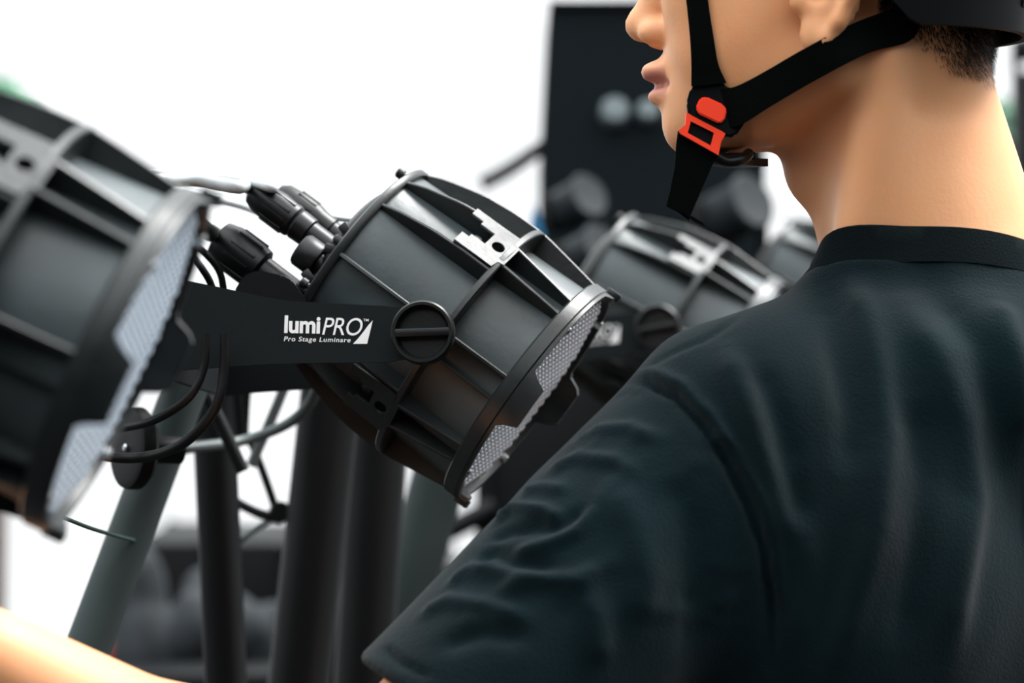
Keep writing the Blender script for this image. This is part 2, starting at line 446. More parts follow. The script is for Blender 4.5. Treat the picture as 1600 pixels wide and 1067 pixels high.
    # yoke: outline taken on the near plate plane, U shaped bracket with two arms
    XN = -.0985; piv = on_plate(663, 521, XN)
    top = [(600, 478), (520, 474), (450, 470), (400, 461), (340, 448), (285, 437), (232, 425)]
    botm = [(232, 584), (285, 578), (340, 574), (400, 570), (480, 567), (600, 566)]
    P2 = [on_plate(x, y, XN) for x, y in top+botm]; c0 = (piv.y, piv.z)
    L2 = [(p.y, p.z) for p in P2]
    ra = .0170
    def ang(p): return math.atan2(p[1]-c0[1], p[0]-c0[0])
    a0, a1 = ang(L2[-1]), ang(L2[0])
    best = []
    for dr in (1, -1):
        da = (a1-a0)*dr % (2*PI)
        best.append((da, dr))
    da, dr = max(best)
    arc = [(c0[0]+ra*math.cos(a0+dr*da*t/24), c0[1]+ra*math.sin(a0+dr*da*t/24)) for t in range(2, 23)]
    outl = L2+arc
    YK = None
    for nm, xs in (('near', (XN, XN+.003)), ('far', (-XN-.003, -XN))):
        bm = bmesh.new()
        a = [bm.verts.new((xs[0], y, z)) for y, z in outl]; b = [bm.verts.new((xs[1], y, z)) for y, z in outl]
        bm.faces.new(a); bm.faces.new(b[::-1]); n = len(outl)
        for i in range(n): bm.faces.new((a[i], b[i], b[(i+1) % n], a[(i+1) % n]))
        bmesh.ops.bevel(bm, geom=[e for e in bm.edges if len(e.link_faces) == 2 and e.calc_face_angle(0) > 1.2], offset=.0005, segments=1, affect='EDGES')
        arm = obj('yoke_arm', bm, M['plate'], R, smooth=30)
        if nm == 'near': YK = arm
    e0, e1 = Vector((0, *L2[6])), Vector((0, *L2[7]))     # crossbar joins the far ends
    dirv = (e1-e0).normalized(); nr = Vector((1, 0, 0)).cross(dirv)
    bm = bmesh.new(); q = [(XN, e0), (-XN, e0), (-XN, e1), (XN, e1)]
    A = [bm.verts.new(Vector((x, p.y, p.z))) for x, p in q]; B = [bm.verts.new(Vector((x, p.y, p.z))+nr*.003*(1 if (nr.dot(Vector((0, *c0))-e0) > 0) else -1)) for x, p in q]
    bm.faces.new(A); bm.faces.new(B[::-1])
    for i in range(4): bm.faces.new((A[i], B[i], B[(i+1) % 4], A[(i+1) % 4]))
    obj('yoke_crossbar', bm, M['plate'], R)
    ec = (e0+e1)/2; dr_ = -nr if nr.dot(Vector((0, *c0))-e0) > 0 else nr
    bm = bmesh.new(); lathe(bm, [(0, 0), (.012, 0), (.012, .010), (.006, .012), (.006, .03), (0, .03)], 20, orient(dr_, None, ec)); obj('mounting_bolt', bm, M['plate'], R, smooth=40)
    # printed logo on near arm
    n = Vector((-1, 0, 0)); O = on_plate(444, 520.5, XN-.0002); Rv = (on_plate(548, 522.5, XN-.0002)-O).normalized(); U = n.cross(Rv)
    base = Matrix((Rv, U, n)).transposed().to_4x4(); base.translation = O
    pxs = (on_plate(548, 522.5, XN)-on_plate(444, 520.5, XN)).length/104
    def place_text(s, x0, x1, y0, y1, **k):
        b2, (ax, bx, ay, by) = text_bm(s, .01, None, **k)
        m = Matrix.Translation((x0*pxs, y0*pxs, 0)) @ Matrix.Diagonal(((x1-x0)*pxs/(bx-ax), (y1-y0)*pxs/(by-ay), 1, 1)) @ Matrix.Translation((-ax, -ay, 0))
        return obj('printed_lettering', b2, M['white'], YK, mtx=base @ m)
    place_text('lumi', 0, 56, 0, 27.5, offset=.00032, spacing=.98)
    place_text('PRO', 59.5, 122, -1.5, 25.5, shear=.22, spacing=.95)
    place_text('Pro Stage Luminare', 0, 104, -14.5, -5, offset=.00008, shear=.15, spacing=1.12)
    place_text('TM', 123, 131, 20.5, 24.5, offset=.0001)
    bm = bmesh.new(); tri = [(108, -14.5), (116, -5.5), (124, 5), (131, 15), (137.6, 22.5), (130, -14)]
    prism(bm, [(x*pxs, y*pxs) for x, y in tri], .0001, base); obj('printed_triangle', bm, M['white'], YK)
    # round locking knobs with a grip bar
    Rk = (on_plate(710, 517, XN)-on_plate(616, 520, XN)); kr = .0187
    for s in (-1, 1):
        loc = Vector((s*(-XN), piv.y, piv.z)); km = orient((s, 0, 0), Rk, loc)
        bm = bmesh.new()
        lathe(bm, [(0, .0035), (.0142, .0035), (.0150, .0044), (.0152, .0085), (.0160, .0100), (.0176, .0100), (.0186, .0088), (.0188, .002), (.0182, 0), (.0, 0)], 64, km)
        K = obj('locking_knob', bm, M['plastic'], R, smooth=35)
        bm = bmesh.new(); box(bm, (-.0168, -.0024, .003), (.0168, .0024, .0098), .0007, km); obj('grip_bar', bm, M['plastic'], K, smooth=30)
        bm = bmesh.new(); lathe(bm, [(0, 0), (.009, 0), (.009, .032), (0, .032)], 24, orient((-s, 0, 0), None, loc)); obj('pivot_boss', bm, M['cast'], R, smooth=40)
    return R
LABEL_G = 'stage lights along the bar'
light = make_light()
light['label'] = 'sharp black ribbed stage light with white lettering on its yoke, centre of the photo'; light['group'] = LABEL_G
light.matrix_world = MAINM

# ================================================================== LIGHT CABLES / CONNECTORS (things plugged into the centre light)
AX = (MAINM.to_3x3() @ Vector((0, 0, -1))).normalized()
UPL = (MAINM.to_3x3() @ Vector((0, 1, 0))).normalized()
def L2W(x, y, z): return MAINM @ Vector((x, y, z))
def plug(name, label, start, prof, cable_pts, crad, cmat, ringz, group='cable plugs in the centre light', wing=None, bodym='plastic'):
    """connector body revolved about the beam axis, cable as a part"""
    T = empty(name, start, label, 'cable connector', group)
    km = orient(AX, UPL, (0, 0, 0))
    bm = bmesh.new(); lathe(bm, prof, 28, km); body = obj('connector_body', bm, M[bodym], T, smooth=28)
    for i in range(10):                                   # grip flutes
        a = 2*PI*i/10; r, z0, z1 = ringz
        bm = bmesh.new(); box(bm, (r-.0008, -.0011, z0), (r+.0009, .0011, z1), .0003, km @ Matrix.Rotation(a, 4, 'Z')); obj('grip_ridge', bm, M[bodym], body, smooth=30)
    zt = prof[-1][1]
    pts = [AX*(zt-.004), AX*(zt+.005)]+[Vector(p)-Vector(start) for p in cable_pts]
    c = tube_obj('cable', pts, crad, M[cmat], T); return T
k1 = L2W(-.032, -.0015, -.010)
plug('cable_connector', 'upper front cable plug behind the centre light, with pale grey cable', k1,
     [(0, 0), (.0078, 0), (.0080, .020), (.0094, .021), (.0098, .030), (.0092, .0312), (.0105, .033), (.0112, .046), (.0102, .058), (.0080, .064), (.0062, .0655), (0, .0655)],
     [W(372, 292, 1.685), W(340, 287, 1.69), W(290, 281, 1.69), W(180, 300, 1.66), W(60, 420, 1.66)], .0042, 'greycable', (.0105, .036, .052))
k2 = L2W(.012, .0065, -.010)
plug('cable_connector', 'farther cable plug half hidden behind the upper front plug', k2,
     [(0, 0), (.0074, 0), (.0076, .020), (.0088, .021), (.0090, .030), (.0100, .034), (.0102, .046), (.0090, .058), (.006, .0625), (0, .0625)],
     [W(425, 294, 1.735), W(390, 285, 1.745), W(300, 276, 1.76), W(180, 285, 1.78), W(60, 400, 1.78)], .0030, 'greycable', (.0098, .036, .050))
k3 = L2W(-.024, -.0375, -.006)
plug('cable_connector', 'lower thick black cable plug just above the yoke arm', k3,
     [(0, 0), (.0100, 0), (.0102, .010), (.0092, .012), (.0094, .036), (.0130, .038), (.0140, .044), (.0142, .062), (.0118, .070), (.008, .0715), (0, .0715)],
     [W(325, 362, 1.70), W(280, 335, 1.68), W(200, 340, 1.66), W(100, 430, 1.66)], .0052, 'rubber', (.0140, .042, .060))
def small_part_thing(name, label, cat, bmf, m):
    o = bmf(); return o
# round black cap and wing nuts on the back plate
cap_r = empty('socket_cap', L2W(-.045, -.012, -.004), 'short round black socket cap on the back of the centre light', 'cap')
bm = bmesh.new(); lathe(bm, [(0, 0), (.0065, 0), (.0065, .008), (.0104, .0085), (.0108, .010), (.0108, .021), (.0098, .0225), (.0088, .021), (0, .021)], 32, orient(AX, UPL)); obj('cap_body', bm, M['plastic'], cap_r, smooth=35)
bm = bmesh.new(); box(bm, (-.003, .004, .002), (.003, .014, .007), .001, orient(AX, UPL)); obj('cap_tab', bm, M['plastic'], cap_r, smooth=35)
for i, (lx, ly, lb) in enumerate(((-.052, .006, 'small black wing nut beside the round socket cap'), (-.058, -.030, 'small black wing nut low on the back plate above the yoke arm'))):
    T = empty('wing_nut', L2W(lx, ly, -.004), lb, 'wing nut', 'wing nuts on the back plate')
    bm = bmesh.new(); lathe(bm, [(0, 0), (.0045, 0), (.0038, .006), (.002, .008), (0, .008)], 16, orient(AX, UPL)); obj('nut_hub', bm, M['plastic'], T, smooth=35)
    for s in (-1, 1):
        bm = bmesh.new(); box(bm, (s*.0055-.003, -.0012, .002), (s*.0055+.003, .0012, .0115), .001, orient(AX, UPL) @ Matrix.Rotation(s*.3, 4, 'Y')); obj('wing', bm, M['plastic'], T, smooth=35)
# chamfered black junction box between arm and back plate
poly = [(366, 454), (380, 431), (402, 422), (440, 430), (456, 438), (480, 472), (480, 500), (366, 500)]
Pj = [W(x, y, 1.70) for x, y in poly]; c = sum(Pj, Vector())/len(Pj)
bm = bmesh.new(); a = [bm.verts.new(p-c) for p in Pj]; b = [bm.verts.new(p-c+Vector((0, .03, 0))) for p in Pj]
bm.faces.new(a); bm.faces.new(b[::-1])
for i in range(len(a)): bm.faces.new((a[i], b[i], b[(i+1) % len(a)], a[(i+1) % len(a)]))
bmesh.ops.bevel(bm, geom=list(bm.edges), offset=.0012, segments=2, affect='EDGES')
o = obj('junction_box', bm, M['plastic'], smooth=30); o.location = c
tag(o, 'black chamfered junction box rising behind the lettered yoke arm', 'junction box')

# neighbour lights: copies along the bar
for cx, cy, D, pitch, tilt, lab in ((182, 562, 1.20, 25.0, 1.0, 'large out-of-focus black stage light nearest the camera, cut by the left edge'),
                              (1150, 566, 2.38, 28.0, 11, 'blurred grey-lit stage light behind the centre light, right of it'),
                              (1372, 520, 3.05, 28.0, 14, 'farthest blurred stage light, left of the neck')):
    r = dup(light, lab, LABEL_G); r.matrix_world = fix_matrix(cx, cy, D, pitch, tilt)

# ================================================================== BAR, POLES, BRACES
bar = [W(-330, 470, 1.02), W(150, 520, 1.78), W(652, 515, 2.46), W(900, 505, 3.3)]
bar = [bar[0], bar[3]]
cb = L2W(0, 0, 0)
pA, pB = Vector((-.475, 1.0, 1.425)), Vector((.205, 3.45, 1.425))
def bar_pt(D): t = (D-pA.y)/(pB.y-pA.y); return pA.lerp(pB, t)
T = empty('lighting_bar', pA, 'black horizontal pipe the stage lights are clamped to, behind the yokes', 'pipe')
bm = bmesh.new(); sweep(bm, [Vector(), pB-pA], .022, 28); obj('pipe', bm, M['tubeblack'], T, smooth=50)
for e in (0, 1):
    bm = bmesh.new(); d = (pB-pA).normalized(); lathe(bm, [(0, 0), (.0235, 0), (.0235, .012), (.020, .015), (0, .015)], 28, orient(-d if e == 0 else d, None, Vector() if e == 0 else pB-pA)); obj('end_cap', bm, M['rubber'], T, smooth=40)
def pole(label, top, bot_dir_pt, r, m, collars=(), cat='pole', name='support_pole'):
    """from top through a second point down to the floor"""
    d = (bot_dir_pt-top).normalized(); t = top.z/-d.z; bot = top+d*t
    T = empty(name, bot, label, cat, 'support poles under the bar')
    bm = bmesh.new(); sweep(bm, [Vector((0, 0, .012)), top-bot], r, 32); obj('tube', bm, M[m], T, smooth=50)
    bm = bmesh.new(); lathe(bm, [(0, 0), (r*2.4, 0), (r*2.4, .008), (r*1.3, .014), (0, .014)], 32); obj('foot_plate', bm, M[m], T, smooth=30)
    for c, cm in collars:
        bm = bmesh.new(); lathe(bm, [(r*.9, -.02), (r*1.12, -.02), (r*1.16, -.016), (r*1.16, .016), (r*1.12, .02), (r*.9, .02)], 32, orient(-d, None, top+d*c-bot)); obj('collar', bm, M[cm], T, smooth=30)
    return T
pole('grey-green slanting pole left of the cable loop, reaching down to the arm', W(322, 520, 1.90), W(158, 960, 1.84), .0148, 'tube')
pole('black upright pole between the two wider slanting poles', W(330, 560, 2.06), W(350, 1000, 2.06), .0155, 'tubeblack')
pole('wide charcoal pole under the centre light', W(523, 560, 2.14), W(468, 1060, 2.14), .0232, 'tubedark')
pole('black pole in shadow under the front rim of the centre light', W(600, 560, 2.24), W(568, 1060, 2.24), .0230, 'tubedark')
pole('grey slanting pole just left of the shirt sleeve', W(738, 560, 2.34), W(600, 1060, 2.34), .0225, 'tube')
def rod(pts, r, m, label, nm='brace_rod'):
    c = pts[0]; o = tube_obj(nm, [p-c for p in pts], r*1.3, m); o.location = c; return tag(o, label, 'brace rod', 'brace rods between the poles')
rod([W(262, 715, 1.98), W(290, 701, 1.98), W(377, 689, 2.02), (W(446, 664, 2.02)), W(484, 630, 2.0), W(497, 590, 1.97), W(480, 560, 1.95)], .0030, M['brace'], 'curved grey hoop rod sweeping up behind the poles')
rod([W(296, 575, 1.97), W(334, 640, 1.97), W(380, 737, 1.97)], .0036, M['tubedark'], 'thick dark brace rod slanting down right, ending in a tip')
rod([W(345, 560, 2.1), W(366, 600, 2.1), W(378, 685, 2.1)], .0042, M['tubedark'], 'dark brace rod just right of the thick one under the arm')
rod([W(392, 560, 2.15), W(384, 620, 2.15), W(380, 690, 2.15)], .0032, M['tubedark'], 'near-vertical dark rod under the lettered arm')
rod([W(462, 560, 2.1), W(430, 640, 2.1), W(392, 728, 2.1)], .0032, M['brace'], 'grey rod slanting down left below the hoop rod')
rod([W(392, 690, 2.15), W(410, 735, 2.15), W(432, 798, 2.15)], .0026, M['tubedark'], 'thin dark rod running down to the round joint')
rod([W(366, 783, 2.15), W(400, 800, 2.15), W(440, 812, 2.15)], .0030, M['tubedark'], 'dark rod meeting the round joint from the left')
rod([W(372, 845, 2.2), W(405, 822, 2.2), W(440, 800, 2.2)], .0022, M['brace'], 'thin grey rod rising to the round joint')
bm = bmesh.new(); lathe(bm, [(0, -.006), (.0075, -.006), (.0082, -.004), (.0082, .004), (.0075, .006), (0, .006)], 24, orient((.2, -1, .1)))
o = obj('brace_joint', bm, M['tubedark'], smooth=35); o.location = W(437, 800, 2.15); tag(o, 'small round dark joint where thin brace rods meet', 'joint')
# round clamp disc with centre screw on the slanting pole
T = empty('clamp_disc', W(203, 700, 1.80), 'round black clamp disc on the slanting pole behind the cable loop', 'clamp')
dm = orient((-.84, -.54, .06), (0, 0, 1))
bm = bmesh.new(); lathe(bm, [(0, .002), (.004, .002), (.022, .003), (.0255, .002), (.0262, 0), (.0262, -.006), (.0235, -.009), (0, -.009)], 48, dm); obj('disc', bm, M['tubeblack'], T, smooth=30)
bm = bmesh.new(); lathe(bm, [(0, .0045), (.0016, .0045), (.0026, .0035), (.0026, .002), (0, .002)], 16, dm); obj('centre_screw', bm, M['steel'], T, smooth=30)
bm = bmesh.new(); sweep(bm, [dm @ Vector((0, 0, -.008)), dm @ Vector((0, 0, -.035))], .009, 20); obj('stem', bm, M['tubeblack'], T, smooth=40)
# black cable loops hanging below the arm
def cable(pts, r, m, label, nm='hanging_cable', grp=None):
    c = Vector(pts[0]); o = tube_obj(nm, [Vector(p)-c for p in pts], r, m); o.location = c; return tag(o, label, 'cable', grp)
cable([W(322, 520, 1.66), W(318, 575, 1.66), W(296, 620, 1.66), W(250, 652, 1.67), W(205, 666, 1.69), W(150, 668, 1.73), W(90, 640, 1.78)], .0026, M['rubber'], 'upper black cable loop below the yoke arm')
cable([W(352, 520, 1.66), W(350, 580, 1.66), W(335, 640, 1.66), W(290, 690, 1.67), W(232, 713, 1.69), W(168, 713, 1.70), W(120, 690, 1.75), W(60, 640, 1.8)], .0031, M['rubber'], 'lower thicker black cable loop crossing the clamp disc')
cable([W(40, 800, 1.6), W(90, 806, 1.6), W(150, 828, 1.7), W(230, 850, 1.9)], .0012, mat('dark_green_cord', (.02, .06, .045), .5), 'thin dark green cord running right from the nearest light')
cable([W(300, 380, 1.73), W(325, 400, 1.73), W(345, 430, 1.735), W(352, 480, 1.74)], .0022, M['rubber'], 'inner of two black wires dropping behind the yoke arm')
cable([W(300, 400, 1.70), W(316, 420, 1.70), W(330, 445, 1.705), W(338, 480, 1.71)], .0022, M['rubber'], 'outer of two black wires dropping behind the yoke arm')
cable([W(250, 286, 1.80), W(330, 285, 1.80), W(420, 300, 1.80), W(500, 335, 1.79), L2W(.03, .03, -.012)], .0020, M['greycable'], 'thin pale wire above the plugs')
cable([W(250, 295, 1.86), W(330, 310, 1.86), W(400, 330, 1.86), W(470, 372, 1.84), L2W(.04, .0, -.012)], .0024, M['greycable'], 'pale wire sagging between the upper and lower plugs')

# ================================================================== PERSON
def A3(v): return np.array(v, np.float32)
yawh = math.radians(12)
hf = Vector((-math.cos(yawh), math.sin(yawh), 0)); hs = Vector((0, 0, 1)).cross(hf); hu = Vector((0, 0, 1))
HC = W(1327, 5, 1.62)
def H(f, s, u): return HC+hf*f+hs*s+hu*u
RH = np.array([[hf.x, hs.x, 0], [hf.y, hs.y, 0], [0, 0, 1]], np.float32)   # world = RH @ local
tf = Vector((-.45, .893, 0)).normalized(); tl = Vector((0, 0, 1)).cross(tf); zu = Vector((0, 0, 1))
NB = W(1450, 455, 1.62)
def TT(f, l, u): return NB+tf*f+tl*l+zu*u
RT = np.array([[tf.x, tl.x, 0], [tf.y, tl.y, 0], [0, 0, 1]], np.float32)
SL = W(1140, 695, 1.545)          # left shoulder joint
EL = W(497, 1325, 1.47)          # left elbow
ES = W(560, 1345, 1.47)          # end of the loose sleeve's axis
WR = W(-120, 990, 1.36)         # left wrist
SR = TT(0, -.165, -.055); ER = TT(.06, -.22, -.34); WRR = TT(.26, -.13, -.38)

def head(P):
    L = (P-A3(HC)) @ RH
    E = lambda c, r: ell(L, c, r)
    S = L.copy(); S[:, 1] = np.abs(S[:, 1])
    d = E((-.008, 0, .062), (.094, .075, .084))
    d = smin(d, E((.030, 0, .020), (.078, .066, .078)), .02)
    d = smin(d, E((-.036, 0, -.005), (.046, .056, .066)), .03)
    d = smin(d, ell(S, (.052, .030, -.022), (.046, .036, .050)), .02)
    d = smin(d, cap(S, (.004, .050, -.040), (.078, .020, -.068), .0165, .0145), .022)
    d = smin(d, E((.050, 0, -.055), (.050, .040, .026)), .02)
    d = smin(d, E((.080, 0, -.040), (.0275, .030, .034)), .014)
    d = smin(d, E((.088, 0, -.071), (.0175, .021, .0155)), .014)
    d = smin(d, ell(S, (.075, .034, .006), (.022, .022, .018)), .02)
    d = smin(d, E((.085, 0, .045), (.020, .045, .018)), .02)                # brow
    d = smax(d, -ell(S, (.100, .032, .028), (.012, .017, .011)), .012)       # eye sockets
    d = smin(d, ell(S, (.087, .031, .027), (.0125, .0125, .0125)), .002)     # eyeballs
    d = smin(d, cap(L, (.098, 0, .032), (.1185, 0, -.0085), .0075, .0092), .010)
    d = smin(d, E((.1175, 0, -.0105), (.0105, .0095, .0085)), .006)
    d = smin(d, ell(S, (.1095, .0115, -.0155), (.0105, .0075, .0078)), .005)
    d = smax(d, -ell(S, (.114, .0065, -.0240), (.0055, .0032, .004)), .002)  # nostrils
    d = smin(d, E((.1045, 0, -.0375), (.0155, .0215, .0075)), .005)          # upper lip
    d = smin(d, E((.1010, 0, -.0515), (.0150, .0185, .0070)), .005)          # lower lip
    d = smax(d, -cap(S, (.117, 0, -.0455), (.098, .024, -.0455), .0012), .004)
    # ear
    Lk = S; S = S-np.array((.017, 0, -.007), np.float32)
    e = None
    pts = [(-.004, .072, -.016), (-.012, .0765, -.022), (-.019, .081, -.012), (-.028, .086, .004), (-.034, .089, .022), (-.026, .090, .038), (-.010, .085, .042), (.002, .078, .030), (.002, .075, .016)]
    for a, b in zip(pts, pts[1:]):
        q = cap(S, a, b, .0042); e = q if e is None else smin(e, q, .004)
    e = smin(e, ell(S, (-.0065, .0735, -.0185), (.0100, .0058, .0115)), .004)  # lobe
    e = smin(e, cap(S, (-.016, .078, -.004), (-.020, .082, .018), .0035), .004)    # antihelix
    e = smin(e, ell(S, (-.012, .074, .010), (.020, .005, .030)), .004)
    e = smin(e, ell(S, (.004, .0745, .000), (.005, .005, .007)), .003)
    e = smax(e, -ell(S, (-.006, .082, .010), (.0085, .012, .0125)), .003)
    return smin(d, e, .005)
def neck(P):
    d = cap(P, W(1372, 110, 1.635), W(1452, 400, 1.63), .0565, .0590)
    d = smin(d, cap(P, W(1383, 60, 1.65), W(1484, 440, 1.66), .040, .056), .03)
    d = smin(d, cap(P, H(-.026, .050, -.035), W(1328, 430, 1.585), .0105, .009), .030)
    d = smin(d, ell(P, W(1262, 262, 1.635), (.012, .012, .016)), .02)
    return d
def torso(P, g=0.0):
    L = (P-A3(NB)) @ RT
    E = lambda c, r: ell(L, c, [x+g for x in r])
    S = L.copy(); S[:, 1] = np.abs(S[:, 1])
    d = E((.020, 0, -.215), (.105, .160, .190))
    d = smin(d, E((.010, 0, -.42), (.098, .150, .160)), .05)
    d = smin(d, ell(S, (-.035, .075, -.16), (.070+g, .080+g, .120+g)), .04)
    d = smin(d, E((-.015, 0, -.052), (.080, .090, .058)), .04)
    # shoulder yoke
    d = smin(d, cap(P, W(1375, 545, 1.61), W(1180, 672, 1.56), .040+g, .046+g), .035)
    d = smin(d, cap(P, W(1500, 520, 1.63), SR, .046+g, .050+g), .04)
    return d
def arms(P, g=0.0):
    d = cap(P, SL, SL.lerp(EL, .30), .052+g, .050+g)
    d = smin(d, cap(P, SL.lerp(EL, .25), EL, .049+g, .040+g), .02)
    r = cap(P, SR, ER, .052+g, .040+g)
    return d, r
def finger(P, base, dirs, lens, r):
    d = None; p = base
    for q, l in zip(dirs, lens):
        n = p+q.normalized()*l; e = cap(P, p, n, r, r*.9); d = e if d is None else smin(d, e, .002); p = n; r *= .92
    return d
def hand(P, wr, el, side, palmdir):
    ax = (wr-el).normalized(); n = (palmdir-ax*palmdir.dot(ax)).normalized(); sd = ax.cross(n)*side
    R = np.array([[ax.x, sd.x, n.x], [ax.y, sd.y, n.y], [ax.z, sd.z, n.z]], np.float32)
    d = ell(P, wr+ax*.052, (.050, .042, .017), R)
    d = smin(d, cap(P, wr, wr+ax*.03, .026, .024), .02)
    for i, (o, l) in enumerate(((.030, .038), (.010, .043), (-.010, .040), (-.029, .031))):
        b = wr+ax*.088+sd*o
        d = smin(d, finger(P, b, [ax+n*.25+sd*o*2, ax+n*.9, ax*.6+n*1.2], [l, l*.66, l*.5], .0088), .004)
    d = smin(d, finger(P, wr+ax*.028+sd*.030, [ax*.6+sd*.9+n*.3, ax+sd*.35+n*.4, ax+n*.4], [.036, .032, .026], .0105), .008)
    return d
def body_f(P):
    d = smin(head(P), neck(P), .014)
    t = torso(P, -.006)
    d = smin(d, t, .03)
    l, r = arms(P, -.004)
    l = smin(l, cap(P, EL, EL.lerp(WR, .35), .040, .040), .02)
    l = smin(l, cap(P, EL.lerp(WR, .3), WR, .040, .026), .02)
    r = smin(r, cap(P, ER, WRR, .040, .026), .02)
    d = smin(d, l, .03); d = smin(d, r, .03)
    d = smin(d, hand(P, WR, EL, 1, Vector((.1, .3, -1))), .012)
    d = smin(d, hand(P, WRR, ER, -1, Vector((0, 0, -1))), .012)
    return d
person = empty('person', (NB.x, NB.y, 0), 'person in dark teal T-shirt seen from behind, face turned left, left arm reaching forward', 'person')
PO = A3((NB.x, NB.y, 0))
pl = np.array([tuple(EL), tuple(WR), tuple(WRR), tuple(ER), tuple(NB), tuple(SR)])
lo = (WR.x-.30, min(EL.y, WR.y)-.16, .82); hi = (NB.x+.36, NB.y+.42, HC.z+.17)
V, F = nets(body_f, lo, hi, .0026)
V = relax(V, F, 2)
bvh = BVHTree.FromPolygons([tuple(v) for v in V], [tuple(int(i) for i in f) for f in F])
me = np_mesh('body', V-PO, F)
Lh = (V.astype(np.float32)-A3(HC)) @ RH
lm = np.exp(-((Lh[:, 2]+.0445)/.0085)**4)*(Lh[:, 0] > .088)*(np.abs(Lh[:, 1]) < .024)*np.clip((Lh[:, 0]-.094)/.006, 0, 1)
at = me.attributes.new('lips', 'FLOAT', 'POINT'); at.data.foreach_set('value', lm.astype(np.float32))
mesh_obj('body', me, M['skin'], person)

def hit(px, py, b, off=.002, far=3):
    o = Vector((0, 0, CH)); d = (W(px, py, 1)-o).normalized()
    h = b.ray_cast(o, d, far)
    if h[0] is None: return None, None
    n = h[1]
    if n.dot(d) > 0: n = -n
    return h[0]+n*off, n

# ---- shirt
hem = SL.lerp(ES, .80); ad = Vector((-.46, -.06, -.885)).normalized(); HP = W(600, 1052, 1.49)
# collar plane: near-side edge high, throat low
CC = W(1468, 441, 1.625)
cn = Vector((.02, .33, 1)).normalized()
def shirt_f(P):
    t = smin(torso(P, .008), neck(P)-.005, .022)
    a, r = arms(P, .0)
    sl = cap(P, SL, hem, .061, .066)
    sl = smin(sl, cap(P, SL.lerp(ES, .2), SL.lerp(ES, .80), .060, .066), .02)
    sl = smax(sl, (P-A3(HP)) @ A3(ad), .004)
    srr = cap(P, SR, SR.lerp(ER, .62), .060, .064); srr = smax(srr, (P-A3(SR.lerp(ER, .6))) @ A3((ER-SR).normalized()), .004)
    d = smin(t, sl, .040); d = smin(d, srr, .035)
    q = P-A3(CC); hgt = q @ A3(cn); rad = np.sqrt(np.maximum((q*q).sum(1)-hgt*hgt, 0))
    d = smax(d, -np.maximum(-(hgt+.007), rad-.105), .004)
    d = smax(d, np.where(rad < .2, hgt-.035, -1).astype(np.float32), .004)
    L = P[:, 2]-(NB.z-.60)
    d = smax(d, -L, .004)
    return d
lo2 = (hem.x-.16, SL.y-.18, NB.z-.66); hi2 = (NB.x+.32, NB.y+.30, NB.z+.09)
V, F = nets(shirt_f, lo2, hi2, .003)
V = relax(V, F, 3)
b0 = BVHTree.FromPolygons([tuple(v) for v in V], [tuple(int(i) for i in f) for f in F])
N = vnormals(V, F)
disp = np.zeros(len(V))
def fold(pxs, amp, wd):
    """raise (or press in) cloth along a line lying on the shirt"""
    pts = []
    for a, b in zip(pxs, pxs[1:]):
        for t in np.linspace(0, 1, 9)[:-1]:
            h, _ = hit(a[0]+(b[0]-a[0])*t, a[1]+(b[1]-a[1])*t, b0, 0)
            if h: pts.append(tuple(h))
    if len(pts) < 2: return
    pts = np.array(pts); n = len(pts)
    lo = pts.min(0)-wd*3; hi = pts.max(0)+wd*3
    ii = np.where(((V > lo) & (V < hi)).all(1))[0]
    dm = np.full(len(ii), 9.); tp = np.zeros(len(ii))
    for k in range(n-1):
        a, ab = pts[k], pts[k+1]-pts[k]; p = V[ii]-a
        t = np.clip(p @ ab/(ab @ ab+1e-12), 0, 1); d = np.linalg.norm(p-t[:, None]*ab, axis=1)
        u = d < dm; dm[u] = d[u]; tp[u] = (k+t[u])/(n-1)
    env = np.clip(np.minimum(tp, 1-tp)*6+.25, 0, 1)
    disp[ii] += amp*env*np.exp(-(dm/wd)**2)
R1 = random.Random(3)
